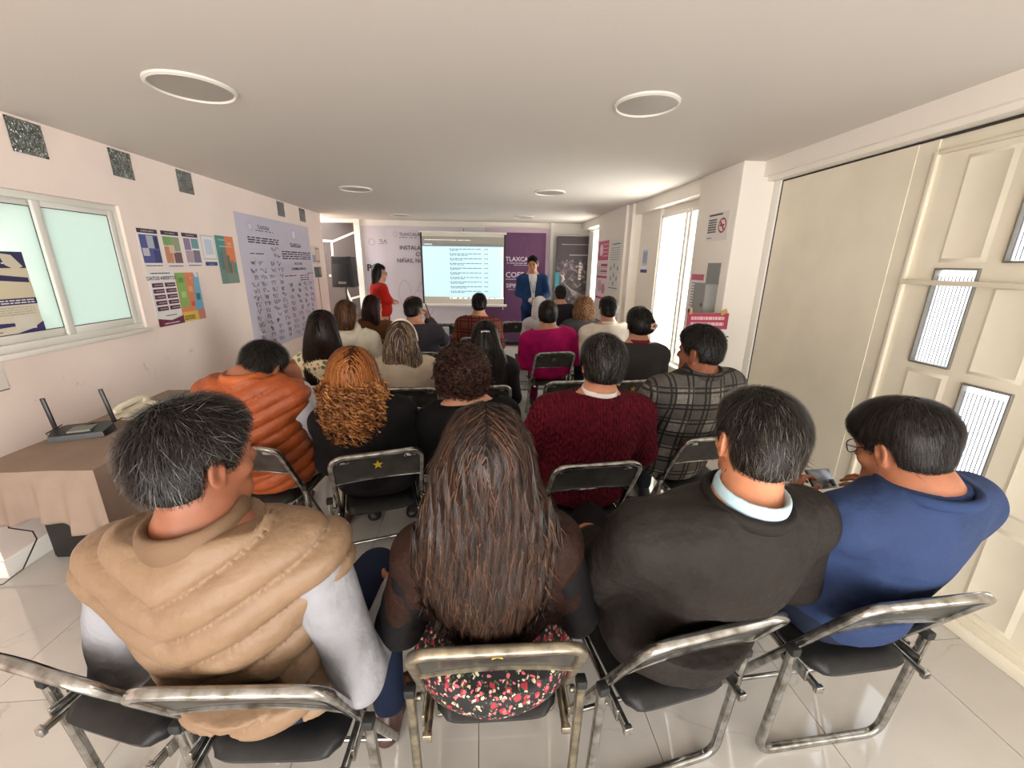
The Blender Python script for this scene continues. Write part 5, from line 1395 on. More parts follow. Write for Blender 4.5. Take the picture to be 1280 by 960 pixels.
# cable knit
def knit_mat():
    m = mat('maroon_cable_knit', (104, 22, 38), .85, spec=.1, var=.25, vscale=60); nt = m.node_tree; b = nt.nodes['Principled BSDF']; tc = nt.nodes.new('ShaderNodeTexCoord')
    sp = nt.nodes.new('ShaderNodeSeparateXYZ'); nt.links.new(tc.outputs['Object'], sp.inputs[0])
    def M_(op, a, bb=None):
        n = nt.nodes.new('ShaderNodeMath'); n.operation = op
        for i, v in enumerate((a, bb)):
            if v is None: continue
            if isinstance(v, (int, float)): n.inputs[i].default_value = v
            else: nt.links.new(v, n.inputs[i])
        return n.outputs[0]
    x, z = sp.outputs[0], sp.outputs[2]
    col = M_('SINE', M_('MULTIPLY', x, 210.0)); tw = M_('SINE', M_('ADD', M_('MULTIPLY', z, 150.0), M_('MULTIPLY', M_('SINE', M_('MULTIPLY', x, 105.0)), 2.2)))
    st = M_('SINE', M_('MULTIPLY', z, 900.0))
    h = M_('ADD', M_('ADD', M_('MULTIPLY', M_('ABSOLUTE', col), .6), M_('MULTIPLY', tw, .35)), M_('MULTIPLY', st, .06))
    bp = nt.nodes.new('ShaderNodeBump'); bp.inputs['Strength'].default_value = 1.0; bp.inputs['Distance'].default_value = .014
    nt.links.new(h, bp.inputs['Height']); nt.links.new(bp.outputs[0], b.inputs['Normal']); return m
# 8. man in the maroon sweater
def man_maroon():
    r, B = sit('man with wavy greying hair in a maroon cable-knit sweater', (.523, 1.59), (.560, 1.79, 1.185), 2, dx=.0, dy=.27, hy=2, hp=4, hr=2, sh=.212, b=1.26, nb=(.545, 1.765, 1.02),
               arms={'L': dict(e=(.215, 1.88, .70), w=(.36, 2.12, .62), world=1), 'R': dict(e=(.84, 1.88, .70), w=(.72, 2.12, .62), world=1)})
    body_mesh(B, r, skin((204, 138, 104)), .0085)
    top(B, r, knit_mat(), .0085, 'sweater', t=.032, fold=.004, ff=16, seed=31, zcut=.46, neck=.040)
    collar(B, r, cloth('white_shirt_collar', (236, 230, 224), .7), .007, 'shirt_collar', rx=.076, ry=.080, rt=.007, hz=2.4, dz=.052, tilt=8)
    trousers(B, r, cloth('charcoal_trousers', (48, 46, 48), .85), .014); shoes(B, r, M_shoe, .012)
    def ex(f, Hp, M): f.ell(Hp((0, -.03, .03)), (.088, .105, .105), M, k=.03); f.ell(Hp((0, -.06, -.04)), (.07, .05, .05), M, k=.03)
    hair(B, r, BLK, 'short', .008, BLKH, t=.014, extra=ex, layers=[SHORT(4200, .05, .0026, .010, c=(0, .03, .14), seed=3, steps=6, jit=.2, down=.5),
         dict(n=900, L=.05, width=.0022, flow=fl_crown((0, .03, .14), .5), lift=.010, steps=6, seed=8, jit=.3, tip=.2, m=hair_mat('grey_hair_strands', (50, 47, 44), (130, 124, 116), .3, 1.4))])
    settle(r, .523, 1.86)
man_maroon()

def plaid_mat(name, base, line, light, s=1.0, rot=0):
    m = mat(name, base, .85, spec=.1); nt = m.node_tree; b = nt.nodes['Principled BSDF']; tc = nt.nodes.new('ShaderNodeTexCoord'); sp = nt.nodes.new('ShaderNodeSeparateXYZ')
    nt.links.new(tc.outputs['Object'], sp.inputs[0])
    def M_(op, a, bb=None):
        n = nt.nodes.new('ShaderNodeMath'); n.operation = op
        for i, v in enumerate((a, bb)):
            if v is None: continue
            if isinstance(v, (int, float)): n.inputs[i].default_value = v
            else: nt.links.new(v, n.inputs[i])
        return n.outputs[0]
    def band(ax, per, w_, off): return M_('LESS_THAN', M_('FRACT', M_('ADD', M_('DIVIDE', sp.outputs[ax], per*s), off)), w_)
    ln = M_('MAXIMUM', M_('MAXIMUM', band(0, .085, .12, 0), band(0, .085, .10, .72)), M_('MAXIMUM', band(2, .085, .12, 0), band(2, .085, .10, .72)))
    lt = M_('MULTIPLY', band(0, .17, .5, .3), band(2, .17, .5, .3))
    nz = nt.nodes.new('ShaderNodeTexNoise'); nz.inputs['Scale'].default_value = 60; nt.links.new(tc.outputs['Object'], nz.inputs['Vector'])
    m1 = nt.nodes.new('ShaderNodeMix'); m1.data_type = 'RGBA'; m1.inputs[6].default_value = rgb(base); m1.inputs[7].default_value = rgb(light); nt.links.new(M_('MULTIPLY', M_('ADD', lt, .25), nz.outputs[0]), m1.inputs[0])
    m2 = nt.nodes.new('ShaderNodeMix'); m2.data_type = 'RGBA'; nt.links.new(m1.outputs[2], m2.inputs[6]); m2.inputs[7].default_value = rgb(line); nt.links.new(M_('MULTIPLY', ln, .8), m2.inputs[0])
    nt.links.new(m2.outputs[2], b.inputs['Base Color']); return m
# 9. man in plaid
def man_plaid():
    r, B = sit('man with short black hair and glasses in a grey plaid overshirt by the column', (1.24, 1.84), (1.130, 1.985, 1.205), 10, dx=-.12, dy=.28, hy=38, hp=4, hr=-3, sh=.200, b=1.2, nb=(1.130, 1.94, 1.075),
               arms={'L': dict(e=(.80, 2.08, .76), w=(.86, 2.30, .62), world=1), 'R': dict(e=(1.42, 2.04, .74), w=(1.30, 2.28, .64), world=1)})
    body_mesh(B, r, skin((150, 92, 66)), .008)
    top(B, r, plaid_mat('grey_plaid_flannel', (78, 74, 70), (26, 25, 26), (150, 144, 136)), .009, 'overshirt', t=.032, fold=.005, ff=16, seed=41, zcut=.42, neck=.045)
    collar(B, r, plaid_mat('grey_plaid_collar', (70, 66, 62), (26, 25, 26), (130, 124, 118)), .008, 'overshirt_collar', rx=.084, ry=.086, rt=.011, hz=2.0, dz=.046, tilt=8)
    trousers(B, r, cloth('dark_jeans', (34, 36, 44), .85), .014); shoes(B, r, M_shoe, .012)
    hair(B, r, BLK, 'short', .008, BLKH, t=.014, layers=[SHORT(4500, .028, .002, .006, seed=5, jit=.2)])
    glasses(B, r, (60, 56, 54), .0012)
    settle(r, 1.12, 2.1)
man_plaid()

# third row and beyond: simpler figures through one builder
def simple(label, chair_xy, head, top_c, hair_kw, yaw=0, h=.012, dy=.26, dx=0, skin_c=(196, 140, 108), tr=(34, 32, 36), sh=.18, b=1.05, t=.024, hy=0, hp=0, hr=0, nb=None, face=True, tmat=None, tname='jacket', neck=.03, coll=None, hood=None, extra=None, glas=False, sleeve=.94, arms=None, hs=None, legs=None):
    r, B = sit(label, chair_xy, head, yaw, dy, dx, sh=sh, b=b, hy=hy, hp=hp, hr=hr, nb=nb, arms=arms, legs=legs)
    body_mesh(B, r, skin(skin_c), h*.85, face=face, handspec=hs)
    m = tmat or cloth('cloth_%d_%d_%d' % top_c, top_c)
    top(B, r, m, h*.9, tname, t=t, fold=.005, ff=16, seed=int(abs(head[0])*100)+3, zcut=.46, neck=neck, sleeve=sleeve)
    if coll: collar(B, r, cloth('collar_%d_%d_%d' % coll, coll), h*.7, 'shirt_collar', rx=.074, ry=.078, rt=.009, hz=2.0, dz=.045)
    if hood:
        f = SDF(); f.tor(B.N + B.up*.025 - B.fw*.05, B.M @ rotm(pitch=-22), .105, .115, .036, 1.0, k=.03); f.ell(B.N - B.fw*.145 - B.up*.03, (.10, .045, .085), B.M, k=.04)
        f.fn(lambda P, d: d + .004*snoise(P, 40, 4)); sdf_obj(f, 'hood', h*.8, m, r)
    trousers(B, r, cloth('trousers_%d_%d_%d' % tr, tr), h*1.3); shoes(B, r, M_shoe, h*1.2)
    o, f = hair(B, r, **hair_kw)
    if glas: glasses(B, r)
    if extra: extra(B, r, f)
    settle(r, B.x, B.y)
    return r
def long_kw(m, mh, curt, n=2200, w=.005, h=.011, t=.012, **k):
    return dict(m=m, hullmat=mh, kind='long', h=h, t=t, curt=curt, layers=[dict(n=n, L=.15, width=w, flow=fl_long(0, .35), lift=.004, steps=5, seed=2, jit=.12, tip=.5)] + k.get('more', []))
def short_kw(m, mh, n=2000, w=.004, h=.010, t=.012, L=.03, c=(0, -.055, .12)):
    return dict(m=m, hullmat=mh, kind='short', h=h, t=t, layers=[SHORT(n, L, w, .008, seed=4, steps=3, c=c)])
M_flo2 = floral_mat('cream_floral_blouse', (226, 214, 180), [((96, 110, 70), 1.0, 0.0), ((196, 120, 100), 1.4, .4)], 26)
# 10
simple('woman with straight black hair to her waist and cream floral sleeves', (-1.08, 2.86), (-1.112, 3.03, 1.160), (226, 214, 180),
       long_kw(hair_mat('straight_black_hair', (16, 10, 9), (58, 36, 26), .3, 2.0), mat('straight_black_mass', (16, 10, 9), 0.85, spec=0.15), [(0, -.03, .05, .085, .08), (0, -.055, -.05, .105, .06), (0, -.065, -.15, .120, .05), (0, -.07, -.28, .125, .04), (0, -.075, -.40, .115, .03)]), tmat=M_flo2, tname='blouse', sh=.185, b=1.05)
# 11
BL = hair_mat('ash_streaked_hair', (38, 28, 24), (176, 148, 122), .42, 2.4)
def headband(B, r, f):
    m_ = MB(); pts = []
    for k in range(17):
        a = math.pi*k/16; pts.append(Vector(B.Hp((-.106*math.cos(a), .02-.012*math.sin(a), -.01 + .160*math.sin(a)))))
    m_.tube(pts, .008, 8); m_.build('headband', mat('cream_headband', (236, 226, 206), .6), r)
simple('woman with ash-streaked long hair and a cream headband in a beige coat', (-.50, 2.78), (-.560, 3.0, 1.085), (188, 172, 152),
       long_kw(BL, mat('ash_hair_mass', (62, 48, 40), 0.85, spec=0.15), [(0, -.03, .05, .085, .08), (0, -.06, -.05, .108, .06), (.01, -.07, -.15, .125, .05), (.02, -.08, -.25, .10, .04), (.035, -.085, -.335, .06, .025)], n=2600), tname='coat', sh=.178, b=1.05, dx=-.05, nb=(-.555, 2.985, .945), extra=headband, tr=(120, 110, 100))
# 12
def clip12(B, r, f):
    MB().tube([Vector(B.Hp((-.03, -.115, .075))), Vector(B.Hp((0, -.122, .080))), Vector(B.Hp((.03, -.115, .075)))], .007, 6).build('hair_clip', mat('silver_clip', (190, 190, 190), .25, metal=.9), r)
simple('woman with half-up long black hair and silver clip in a black cardigan', (.02, 2.82), (.045, 3.02, 1.085), (30, 27, 28),
       long_kw(BLK, BLKH, [(0, -.03, .05, .085, .08), (0, -.06, -.05, .10, .06), (.02, -.07, -.15, .115, .05), (.03, -.08, -.28, .11, .035), (.04, -.085, -.36, .08, .025)]), tname='cardigan', sh=.178, b=1.05, nb=(.05, 3.0, .945), extra=clip12)
# 13
def clip13(B, r, f):
    m_ = MB()
    for k in range(5):
        a = 2*math.pi*k/5; c = Vector(B.Hp((.062 + .018*math.cos(a), -.150, .004 + .018*math.sin(a))))
        m_.disc((0, 0, 0), .011, .004, 8, None, Matrix.Translation(c) @ Matrix.Rotation(math.pi/2, 4, 'X'))
    m_.build('flower_clip', mat('peach_flower_clip', (214, 170, 150), .5), r)
    strands(B, f, r, BLK, 500, .06, .004, lambda q: np.tile(np.array([1., -.4, -.3]), (len(q), 1)), lift=.03, steps=5, seed=3, jit=.6, hull_h=.01, zsel=lambda q: (q[:,0] > .02) & (q[:,1] < -.05), name='loose_strands')
simple('woman with dark hair pinned up by a flower clip in a charcoal jacket', (1.20, 2.92), (1.250, 3.12, 1.185), (56, 54, 54),
       dict(m=BLK, hullmat=BLKH, kind='short', h=.010, t=.016, extra=lambda f, Hp, M: (f.ell(Hp((0, -.05, .0)), (.09, .085, .085), M, k=.03), f.ell(Hp((.05, -.11, .0)), (.04, .03, .05), M, k=.03)), layers=[SHORT(2000, .06, .004, .004, seed=3, c=(0, .03, .14), steps=4, jit=.15)]), yaw=2, sh=.20, b=1.18, coll=(120, 40, 50), extra=clip13, dx=.04)
# 14
simple('person with short black hair in a bright magenta jacket', (.765, 3.97), (.705, 4.19, 1.135), (176, 14, 92),
       dict(m=BLK, hullmat=BLKH, kind='short', h=.012, t=.020, extra=lambda f, Hp, M: f.ell(Hp((0, -.045, -.02)), (.085, .075, .085), M, k=.03), layers=[SHORT(1600, .05, .005, .004, seed=3, steps=4, jit=.15)]), yaw=-2, sh=.212, b=1.25, t=.034, tr=(110, 14, 60), dx=-.01, h=.013,
       tmat=cloth('magenta_jacket_cloth', (176, 14, 92), .6, c2=(140, 10, 74), var=.2, vs=12))
# 15
def bald15(B, r, f):
    f2 = SDF(); f2.ell(B.Hp((-.01, -.045, .085)), (.048, .046, .048), B.HM); sdf_obj(f2, 'bald_patch', .009, skin((120, 84, 68)), r)
simple('man with thinning dark hair in a dark slate shirt, talking on a phone', (-.60, 4.02), (-.655, 4.24, 1.175), (62, 58, 66), short_kw(BLK, mat('brown_black_mass', (34, 26, 24), 0.85, spec=0.15), t=.006), yaw=-10, hy=-24, sh=.21, b=1.25, t=.03, extra=bald15, dx=-.02, h=.012,
       arms={'R': dict(e=(-.40, 4.42, .84), w=(-.535, 4.40, 1.05), world=1)}, hs={'R': ((-.15, -.05, .95), (.7, .3, 0), (-.3, .6, 0), [(35, 40, 30)]*4, {})})
ph = thing('mobile_phone', 'thin black phone held by the man in the slate shirt', 'phone', (-.535, 4.395, 1.15)); ph.rotation_euler = (0.1, -.3, .2)
MB().box((-.005, -.036, -.075), (.005, .036, .075), bev=.003).build('phone_body', mat('phone_black', (18, 18, 20)), ph)
# 16
CB = hair_mat('chestnut_hair', (44, 26, 18), (120, 78, 52), .36, 1.6); CBH = mat('chestnut_mass', (44, 28, 20), 0.85, spec=0.15)
simple('woman with chestnut hair and glasses in a cream hooded jacket', (-1.28, 3.96), (-1.280, 4.15, 1.135), (228, 220, 202),
       long_kw(CB, CBH, [(0, -.03, .05, .09, .08), (0, -.05, -.05, .105, .065), (0, -.05, -.11, .09, .06)], n=1600, t=.014), yaw=-6, hy=-34, sh=.205, b=1.2, t=.036, hood=True, glas=True, h=.012)
# 17
simple('woman with long dark hair in a brown jacket beyond the cream hood', (-1.22, 4.72), (-1.215, 4.90, 1.135), (92, 56, 34),
       long_kw(hair_mat('mahogany_hair', (24, 10, 10), (70, 34, 28), .34, 1.8), mat('mahogany_mass', (22, 10, 10), 0.85, spec=0.15), [(0, -.03, .05, .085, .08), (0, -.055, -.05, .105, .06), (0, -.06, -.15, .11, .05), (0, -.065, -.24, .09, .04)], n=1400), yaw=-4, hy=-30, h=.013)
# 18
def cap18(B, r, f): pass
simple('man with short dark hair in a brown and maroon checked shirt', (-.02, 4.86), (.005, 5.12, 1.150), (96, 52, 44), short_kw(BLK, BLKH, t=.014, n=1200), sh=.205, b=1.2, h=.013,
       tmat=plaid_mat('brown_check', (104, 54, 42), (58, 26, 26), (150, 92, 70), 1.6), tname='checked_shirt', t=.03)
# 19
simple('man with short black hair in a white shirt beside the tall window', (1.37, 3.98), (1.335, 4.19, 1.185), (226, 214, 198), short_kw(BLK, BLKH, t=.012), yaw=4, hy=6, sh=.215, b=1.22, t=.032, tr=(40, 40, 46), coll=(232, 222, 208), tname='shirt', h=.012, dx=-.02)
# 20
simple('woman with wavy light brown hair in a dark grey jacket', (1.34, 5.02), (1.350, 5.22, 1.105), (62, 62, 64),
       dict(m=hair_mat('wavy_brown_hair', (84, 54, 36), (196, 150, 110), .4, 1.3), hullmat=mat('wavy_brown_mass', (84, 56, 38), 0.85, spec=0.15), kind='long', h=.013, t=.016, curt=[(0, -.03, .05, .09, .08), (0, -.05, -.04, .11, .07), (.01, -.05, -.11, .11, .06)],
            extra=lambda f, Hp, M: f.fn(lambda P, d: d + .008*snoise(P, 80, 3)), layers=[dict(n=1300, L=.09, width=.007, flow=fl_down, lift=.01, steps=8, seed=2, jit=.3, tip=.5, curl=(.01, .045))]), hy=-12, h=.013, sh=.19, b=1.12, coll=(70, 70, 72))
# 21
simple('person in very dark clothes seated in front of the roll-up banner', (1.40, 6.0), (1.235, 6.24, 1.200), (38, 34, 42), short_kw(mat('soft_black_hair', (34, 28, 30), .6), mat('soft_black_mass', (34, 28, 30), 0.85, spec=0.15), n=600, h=.014), dx=-.12, h=.016, sh=.175, b=.98)
# 24
simple('person in a white hooded top, half hidden by the magenta jacket', (1.00, 5.66), (.860, 5.84, 1.055), (206, 200, 200),
       dict(m=mat('white_hood_cloth', (206, 200, 200), .8), hullmat=mat('white_hood_cloth', (206, 200, 200), .8), kind='long', h=.014, t=.022, curt=[(0, -.03, .05, .09, .08), (0, -.05, -.06, .11, .09), (0, -.05, -.13, .12, .09)], layers=[]), dx=-.12, h=.016, sh=.16, b=.92, tname='hooded_top')

# standing woman in red, left of the screen
def red_woman():
    r = person('standing woman in a red dress with long black hair, facing the screen', -1.6, 6.93)
    B = Body(-1.60, 6.93, -62, (-1.575, 6.93, 1.475), hy=-78, hp=4, sh=.175, b=1.2, pz=.88, stand=True,
             arms={'L': dict(e=(-.25, .06, 1.06), w=(.07, .16, 1.05)), 'R': dict(e=(.25, .06, 1.06), w=(-.05, .18, 1.01))})
    body_mesh(B, r, skin((210, 158, 134)), .010)
    m = cloth('red_dress_cloth', (196, 36, 26), .65, var=.15, vs=8)
    top(B, r, m, .012, 'blouse', t=.018, fold=.006, ff=20, seed=3, zcut=.76, neck=.02)
    f = SDF(); f.cone(B.P, B.P - np.array((0, 0, .38)), .16, .17, k=.04, flat=(B.fw, .8)); sdf_obj(f, 'skirt', .016, m, r)
    shoes(B, r, M_shoe, .014)
    hair(B, r, BLK, 'long', .011, BLKH, t=.016, curt=[(0, -.03, .05, .09, .08), (0, -.055, -.05, .10, .065), (0, -.06, -.16, .105, .055), (0, -.06, -.25, .08, .045)], layers=[dict(n=1200, L=.15, width=.006, flow=fl_long(), lift=.004, steps=5, seed=2, jit=.12, tip=.5)])
    glasses(B, r, (30, 28, 28), .003)
    settle(r, -1.6, 6.93)
red_woman()
def suit_man():
    r = person('standing man in a blue suit with a badge, hands clasped', .895, 6.93)
    B = Body(.905, 6.93, 176, (.880, 6.86, 1.640), hy=166, hp=14, sh=.182, b=1.05, pz=.94, stand=True,
             arms={'L': dict(e=(-.24, .03, 1.17), w=(-.055, .22, 1.075)), 'R': dict(e=(.24, .03, 1.17), w=(.055, .22, 1.075))})
    hs = {'L': ((.8, .2, -.5), (0, -1, .2), (0, 0, 1), [(35, 35, 25)]*4, {}), 'R': ((-.8, .0, -.5), (0, -1, .2), (0, 0, 1), [(35, 35, 25)]*4, {})}
    hs = {k: ((v[0][0]*B.rt + np.array((0, 0, v[0][2]))), B.fw, (0, 0, 1), v[3], v[4]) for k, v in hs.items()}
    body_mesh(B, r, skin((196, 134, 104)), .0085, handspec=hs)
    top(B, r, cloth('blue_suit_cloth', (34, 62, 104), .7, var=.1, vs=8), .011, 'jacket', t=.020, fold=.005, ff=18, seed=3, zcut=.82, neck=.02, sleeve=.93)
    f = SDF(); B.torso(f, .026)
    def g(P, d):
        q = (P-B.P)@B.M; wv = .012 + np.clip((P[:,2]-1.10)/.32, 0, 1)*.055
        d = np.maximum(d, np.abs(q[:,0]) - wv); d = np.maximum(d, -q[:,1]); return np.maximum(d, np.maximum(1.12-P[:,2], (P-(B.N+B.up*.02))@B.up))
    f.fn(g); sdf_obj(f, 'shirt', .008, cloth('white_dress_shirt', (226, 224, 224), .7), r)
    for i in (0, 1):
        f = SDF(); f.cone(B.elb[i] + (B.wri[i]-B.elb[i])*.86, B.elb[i] + (B.wri[i]-B.elb[i])*.99, .040, .038); sdf_obj(f, 'cuff', .008, cloth('white_dress_shirt', (226, 224, 224)), r)
    c = B.lerp(.40) + B.fw*.165
    MB().box((-.028, -.002, -.045), (.028, .002, .045), T=Matrix.Translation(Vector(c)) @ Matrix.Rotation(math.radians(176), 4, 'Z')).build('badge', mat('badge_white', (220, 216, 206), .4), r)
    m_ = MB()
    for sg in (-1, 1): m_.tube([Vector(c + B.up*.045), Vector(B.lerp(.75) + B.fw*.155 + B.rt*sg*.035), Vector(B.N + B.rt*sg*.07 + B.fw*.05)], .004, 5)
    m_.build('lanyard', mat('lanyard_cloth', (60, 60, 70), .7), r)
    trousers(B, r, cloth('navy_suit_trousers', (26, 46, 86), .8), .014, hi=1.0); shoes(B, r, M_shoe, .014)
    hair(B, r, BLK, 'short', .009, BLKH, t=.012, layers=[SHORT(1400, .04, .004, .008, seed=4, c=(0, .0, .13), steps=3)])
    e_ = MB()
    for sg in (-1, 1):
        p = Vector(B.Hp((sg*.032, .086, -.004))); e_.disc((0, 0, 0), .008, .004, 8, None, Matrix.Translation(p) @ Matrix.Rotation(math.pi/2, 4, 'X')); e_.tube([Vector(B.Hp((sg*.018, .095, .018))), Vector(B.Hp((sg*.048, .088, .019)))], .0035, 5)
    e_.build('eyes_and_brows', mat('dark_eye', (28, 20, 16), .4), r)
    settle(r, .895, 6.93)
suit_man()

# ------------------------------------------------------------------ table with cloth, router, telephone (left)
tb = thing('side_table', 'table under the beige cloth against the left wall', 'table', (-1.93, 2.33, 0))
M_ply = mat('table_top_grey', (150, 144, 136), .6)
MB().box((-.25, -.59, .715), (.25, .59, .742), bev=.004).build('tabletop', M_ply, tb)
for sx in (-1, 1):
    for sy in (-1, 1): MB().tube([(sx*.10, sy*.30, .715), (sx*.12, sy*.32, .0)], .013, 8).build('leg', mat('table_leg_grey', (110, 108, 104), .4, metal=.6), tb)
def tablecloth():
    x0, x1, y0, y1, z = -2.19, -1.675, 1.73, 2.93, .747
    per = []; n = 40
    def seg(a, b, k):
        for i in range(k): per.append((a[0]+(b[0]-a[0])*i/k, a[1]+(b[1]-a[1])*i/k))
    seg((x0, y0), (x1, y0), 44); seg((x1, y0), (x1, y1), 70); seg((x1, y1), (x0, y1), 30); seg((x0, y1), (x0, y0), 40)
    cx, cy = (x0+x1)/2, (y0+y1)/2; V = []; F = []; m = len(per); rings = 5; rows = 16
    for k in range(rings+1):
        t = k/rings
        for (x, y) in per: V.append((cx + (x-cx)*t, cy + (y-cy)*t, z + .0015*math.sin(x*23+y*11)))
    for j, (x, y) in enumerate(per):
        pass
    for k in range(1, rows+1):
        for j, (x, y) in enumerate(per):
            t = k/rows
            front = j < 44; right = 44 <= j < 114
            u = j/44 if front else 0
            dcor = math.hypot(x-x1, y-y0)
            if front: D = .235 + .015*math.sin(u*9) + .06*max(0, 1-dcor/.16)
            elif right: D = .50 + .04*math.sin((y-y0)*9) - .22*max(0, 1-dcor/.03)
            elif j < 144: D = .4
            else: D = .22
            nx, ny = ((0, -1) if front else (1, 0) if right else (0, 1) if j < 144 else (-1, 0))
            if dcor < .09: nx, ny = .7, -.7
            rip = (.006 + .030*t)*(math.sin(j*.55 + (1.2 if right else 0)) * .6 + .5*math.sin(j*.21+1)) + .018*t + .055*t*max(0, 1-dcor/.12)
            zz = z - .004 - D*t
            cr = .012*min(1, t*8)
            V.append((x + nx*(cr+max(-.004, rip)), y + ny*(cr+max(-.004, rip)), zz))
    for k in range(rings+rows):
        for j in range(m): F.append((k*m+j, (k+1)*m+j, (k+1)*m+(j+1) % m, k*m+(j+1) % m))
    o = MB().add(V, F, None, True).build('tablecloth', cloth('beige_tablecloth', (146, 126, 112), .75, (90, .2, .003), .06, 5))
    md = o.modifiers.new('thickness', 'SOLIDIFY'); md.thickness = .002
    tag(o, 'dusty beige tablecloth draped over the side table, hanging unevenly', 'tablecloth')
    # hem line
    h = MB(); pts = [(-2.19+.5*i/20, 1.73-.014-.018*.8, .553+.008*math.sin(i*.4)) for i in range(20)]
    return o
tablecloth()
bx = thing('black_cabinet', 'black box cabinet under the side table', 'cabinet', (-2.15, 2.38, 0))
MB().box((-.25, -.24, .0), (.34, .24, .46), bev=.006).build('body', mat('black_laminate', (20, 19, 18), .5), bx)
MB().box((-.24, -.252, .02), (.33, -.241, .44), bev=.003).build('front_panel', mat('black_laminate_front', (24, 22, 21), .45), bx)
rt_ = thing('wifi_router', 'black router with two upright antennas on the side table', 'router', (-2.055, 2.13, .749)); rt_.rotation_euler = (0, 0, math.radians(20))
M_rt = mat('router_black', (20, 21, 22), .35)
m_ = MB(); V = [(-.11, -.07, 0), (.11, -.07, 0), (.13, .02, 0), (.09, .08, 0), (-.09, .08, 0), (-.13, .02, 0)]
V2 = [(x*.94, y*.94, .026 if y < 0 else .040) for x, y, _ in V]
m_.add(V+V2, [(0,1,7,6),(1,2,8,7),(2,3,9,8),(3,4,10,9),(4,5,11,10),(5,0,6,11),(6,7,8,9,10,11),(5,4,3,2,1,0)]); m_.build('case', M_rt, rt_)
MB().box((-.04, -.045, .030), (.05, .04, .0395)).build('label_plate', mat('router_sticker', (120, 122, 112), .5), rt_)
for sx in (-1, 1):
    MB().box((sx*.118-.009, .045, .01), (sx*.118+.009, .057, .20), bev=.003, T=Matrix.Translation((0, 0, .01)) @ Matrix.Rotation(sx*-.02-.10, 4, 'Y')).build('antenna', M_rt, rt_)
tag(MB().tube([(-2.16, 2.15, .80), (-2.20, 2.10, .77), (-2.13, 2.05, .76), (-2.05, 2.18, .79), (-2.0, 2.28, .77), (-2.05, 2.4, .755), (-2.10, 2.50, .755)], .003, 6).build('router_cable', M_rt), 'thin black cable looping behind the router', 'cable')
tp = thing('desk_telephone', 'cream desk telephone with handset on the side table', 'telephone', (-1.985, 2.42, .749)); tp.rotation_euler = (0, 0, math.radians(-14))
M_tp = mat('cream_plastic', (222, 212, 190), .4)
m_ = MB(); m_.add([(-.09, -.09, 0), (.09, -.09, 0), (.09, .10, 0), (-.09, .10, 0), (-.088, -.088, .02), (.088, -.088, .02), (.088, .098, .055), (-.088, .098, .055)], [(3,2,1,0),(4,5,6,7),(0,1,5,4),(1,2,6,5),(2,3,7,6),(3,0,4,7)]); m_.build('base', M_tp, tp)
MB().tube([(-.065, -.08, .045), (-.065, -.05, .062), (-.065, .05, .080), (-.065, .085, .072)], .018, 8).box((-.085, -.10, .03), (-.045, -.055, .06), bev=.008).box((-.085, .065, .05), (-.045, .11, .082), bev=.008).build('handset', M_tp, tp)
k_ = MB()
for a in range(3):
    for b in range(4): k_.box((-.015+a*.03, -.06+b*.03, .026+b*.0055), (.005+a*.03, -.042+b*.03, .034+b*.0055), bev=.001)
tag(k_.build('keypad', mat('phone_keys', (180, 172, 156), .5), tp), kind='stuff')
tag(MB().tube([(-2.478, 2.10, .46), (-2.472, 2.06, .36), (-2.465, 2.04, .27), (-2.45, 2.12, .19), (-2.42, 2.10, .155), (-2.40, 1.98, .06), (-2.46, 1.93, .012), (-2.60, 1.88, .008)], .0035, 6).build('power_cable', M_rt), 'thin black power cable running down the wall end to the floor', 'cable')

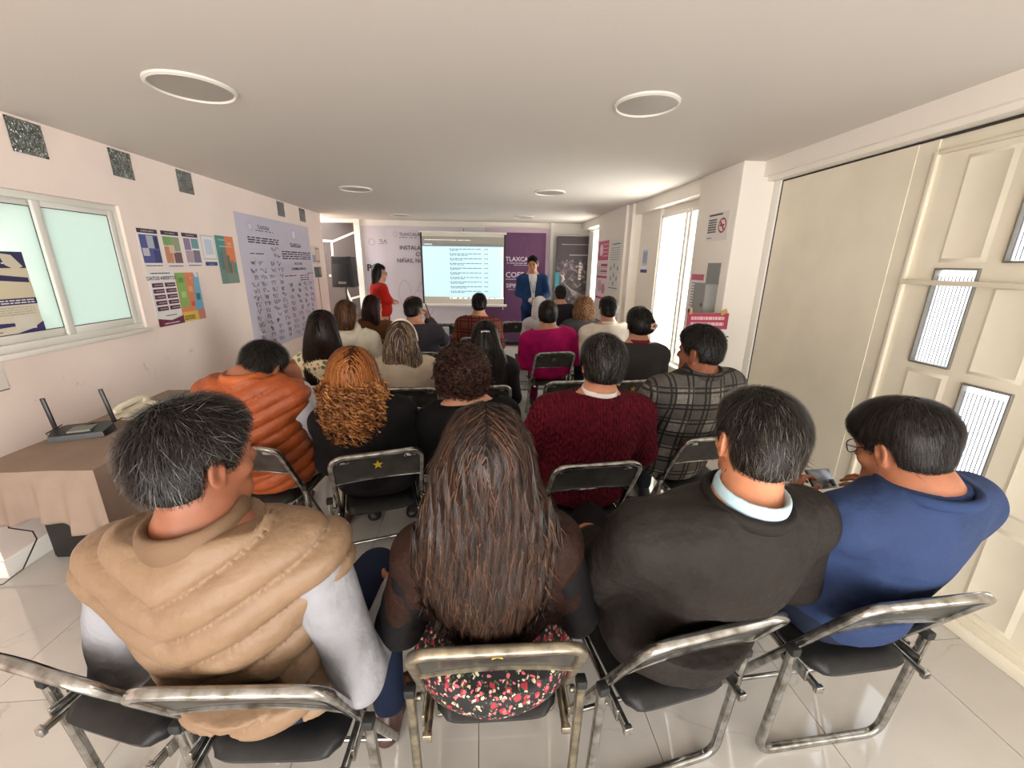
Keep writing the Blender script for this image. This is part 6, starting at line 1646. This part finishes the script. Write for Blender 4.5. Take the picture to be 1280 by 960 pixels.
# loudspeaker on tripod
sp_ = thing('loudspeaker', 'black loudspeaker on a tripod stand in front of the dark mural', 'speaker', (-2.32, 7.55, 0))
M_sp = mat('speaker_plastic', (22, 23, 24), .5)
f = SDF(); f.cone((-2.32, 7.55, 1.28), (-2.32, 7.55, 1.62), .165, .145, k=.02, flat=((0, 1, 0), .85)); 
f.fn(lambda P, d: np.maximum(d, np.maximum(np.abs(P[:,0]+2.32)-.175+ (P[:,2]-1.2)*.04, np.maximum(1.215-P[:,2], P[:,2]-1.735)))); 
f2 = SDF(); f2.ell((-2.32, 7.55, 1.475), (.40, .30, .55))
def boxy(P, d):
    q = np.abs((P-np.array((-2.32, 7.55, 1.475)))) - np.array((.155, .13, .235)); q[:,0] += (P[:,2]-1.475)*.06
    return np.linalg.norm(np.maximum(q, 0), axis=1) + np.minimum(q.max(1), 0) - .025
f2.fn(boxy); o = sdf_obj(f2, 'cabinet', .012, M_sp, sp_, extra=.3); o.matrix_parent_inverse = Matrix.Translation((2.32, -7.55, 0))
MB().box((-.12, -.165, 1.26), (.12, -.156, 1.60), bev=.003).build('grille', mat('speaker_grille', (14, 14, 15), .6), sp_)
MB().box((-.065, -.168, 1.275), (.065, -.160, 1.315), bev=.002).build('name_plate', mat('plate_grey', (120, 118, 112), .4), sp_)
MB().tube([(0, 0, .25), (0, 0, 1.25)], .018, 8).build('pole', M_sp, sp_)
for k in range(3):
    a = 2*math.pi*k/3+.5; MB().tube([(0, 0, .55), (.26*math.cos(a), .26*math.sin(a), .012)], .010, 6).build('leg', M_sp, sp_)

# things lying around the rows
fo = MB().box((-.13, -.16, 0), (.13, .16, .012), bev=.003, T=Matrix.Translation((.73, 5.34, .462))).build('paper_folder', mat('tan_card', (204, 178, 138), .7)); tag(fo, 'tan card folder lying on an empty chair seat left of the magenta jacket', 'folder')
pj = thing('projector_cart', 'small dark stand holding a white projector box among the middle rows', 'projector', (-.36, 5.20, 0))
MB().box((-.10, -.02, .60), (-.02, .03, .86), bev=.004).build('white_box', mat('white_device', (232, 234, 238), .4), pj)
MB().box((-.16, -.13, .565), (.16, .15, .60), bev=.004).build('shelf', mat('dark_stand', (34, 34, 38), .5), pj)
MB().box((.0, -.1, .60), (.15, .12, .66), bev=.006).build('projector_body', mat('blue_grey_device', (150, 180, 190), .3), pj)
for sx in (-1, 1):
    for sy in (-1, 1): MB().tube([(sx*.14, sy*.12, .565), (sx*.15, sy*.13, 0)], .009, 6).build('leg', mat('dark_stand', (34, 34, 38)), pj)
tag(MB().box((-.45, -.25, 0), (.45, .0, .012), bev=.003, T=Matrix.Translation((1.98, .62, 0))).build('maroon_doormat', cloth('maroon_mat', (84, 30, 36), .9)), 'corner of a maroon mat at the lower right edge', 'mat')
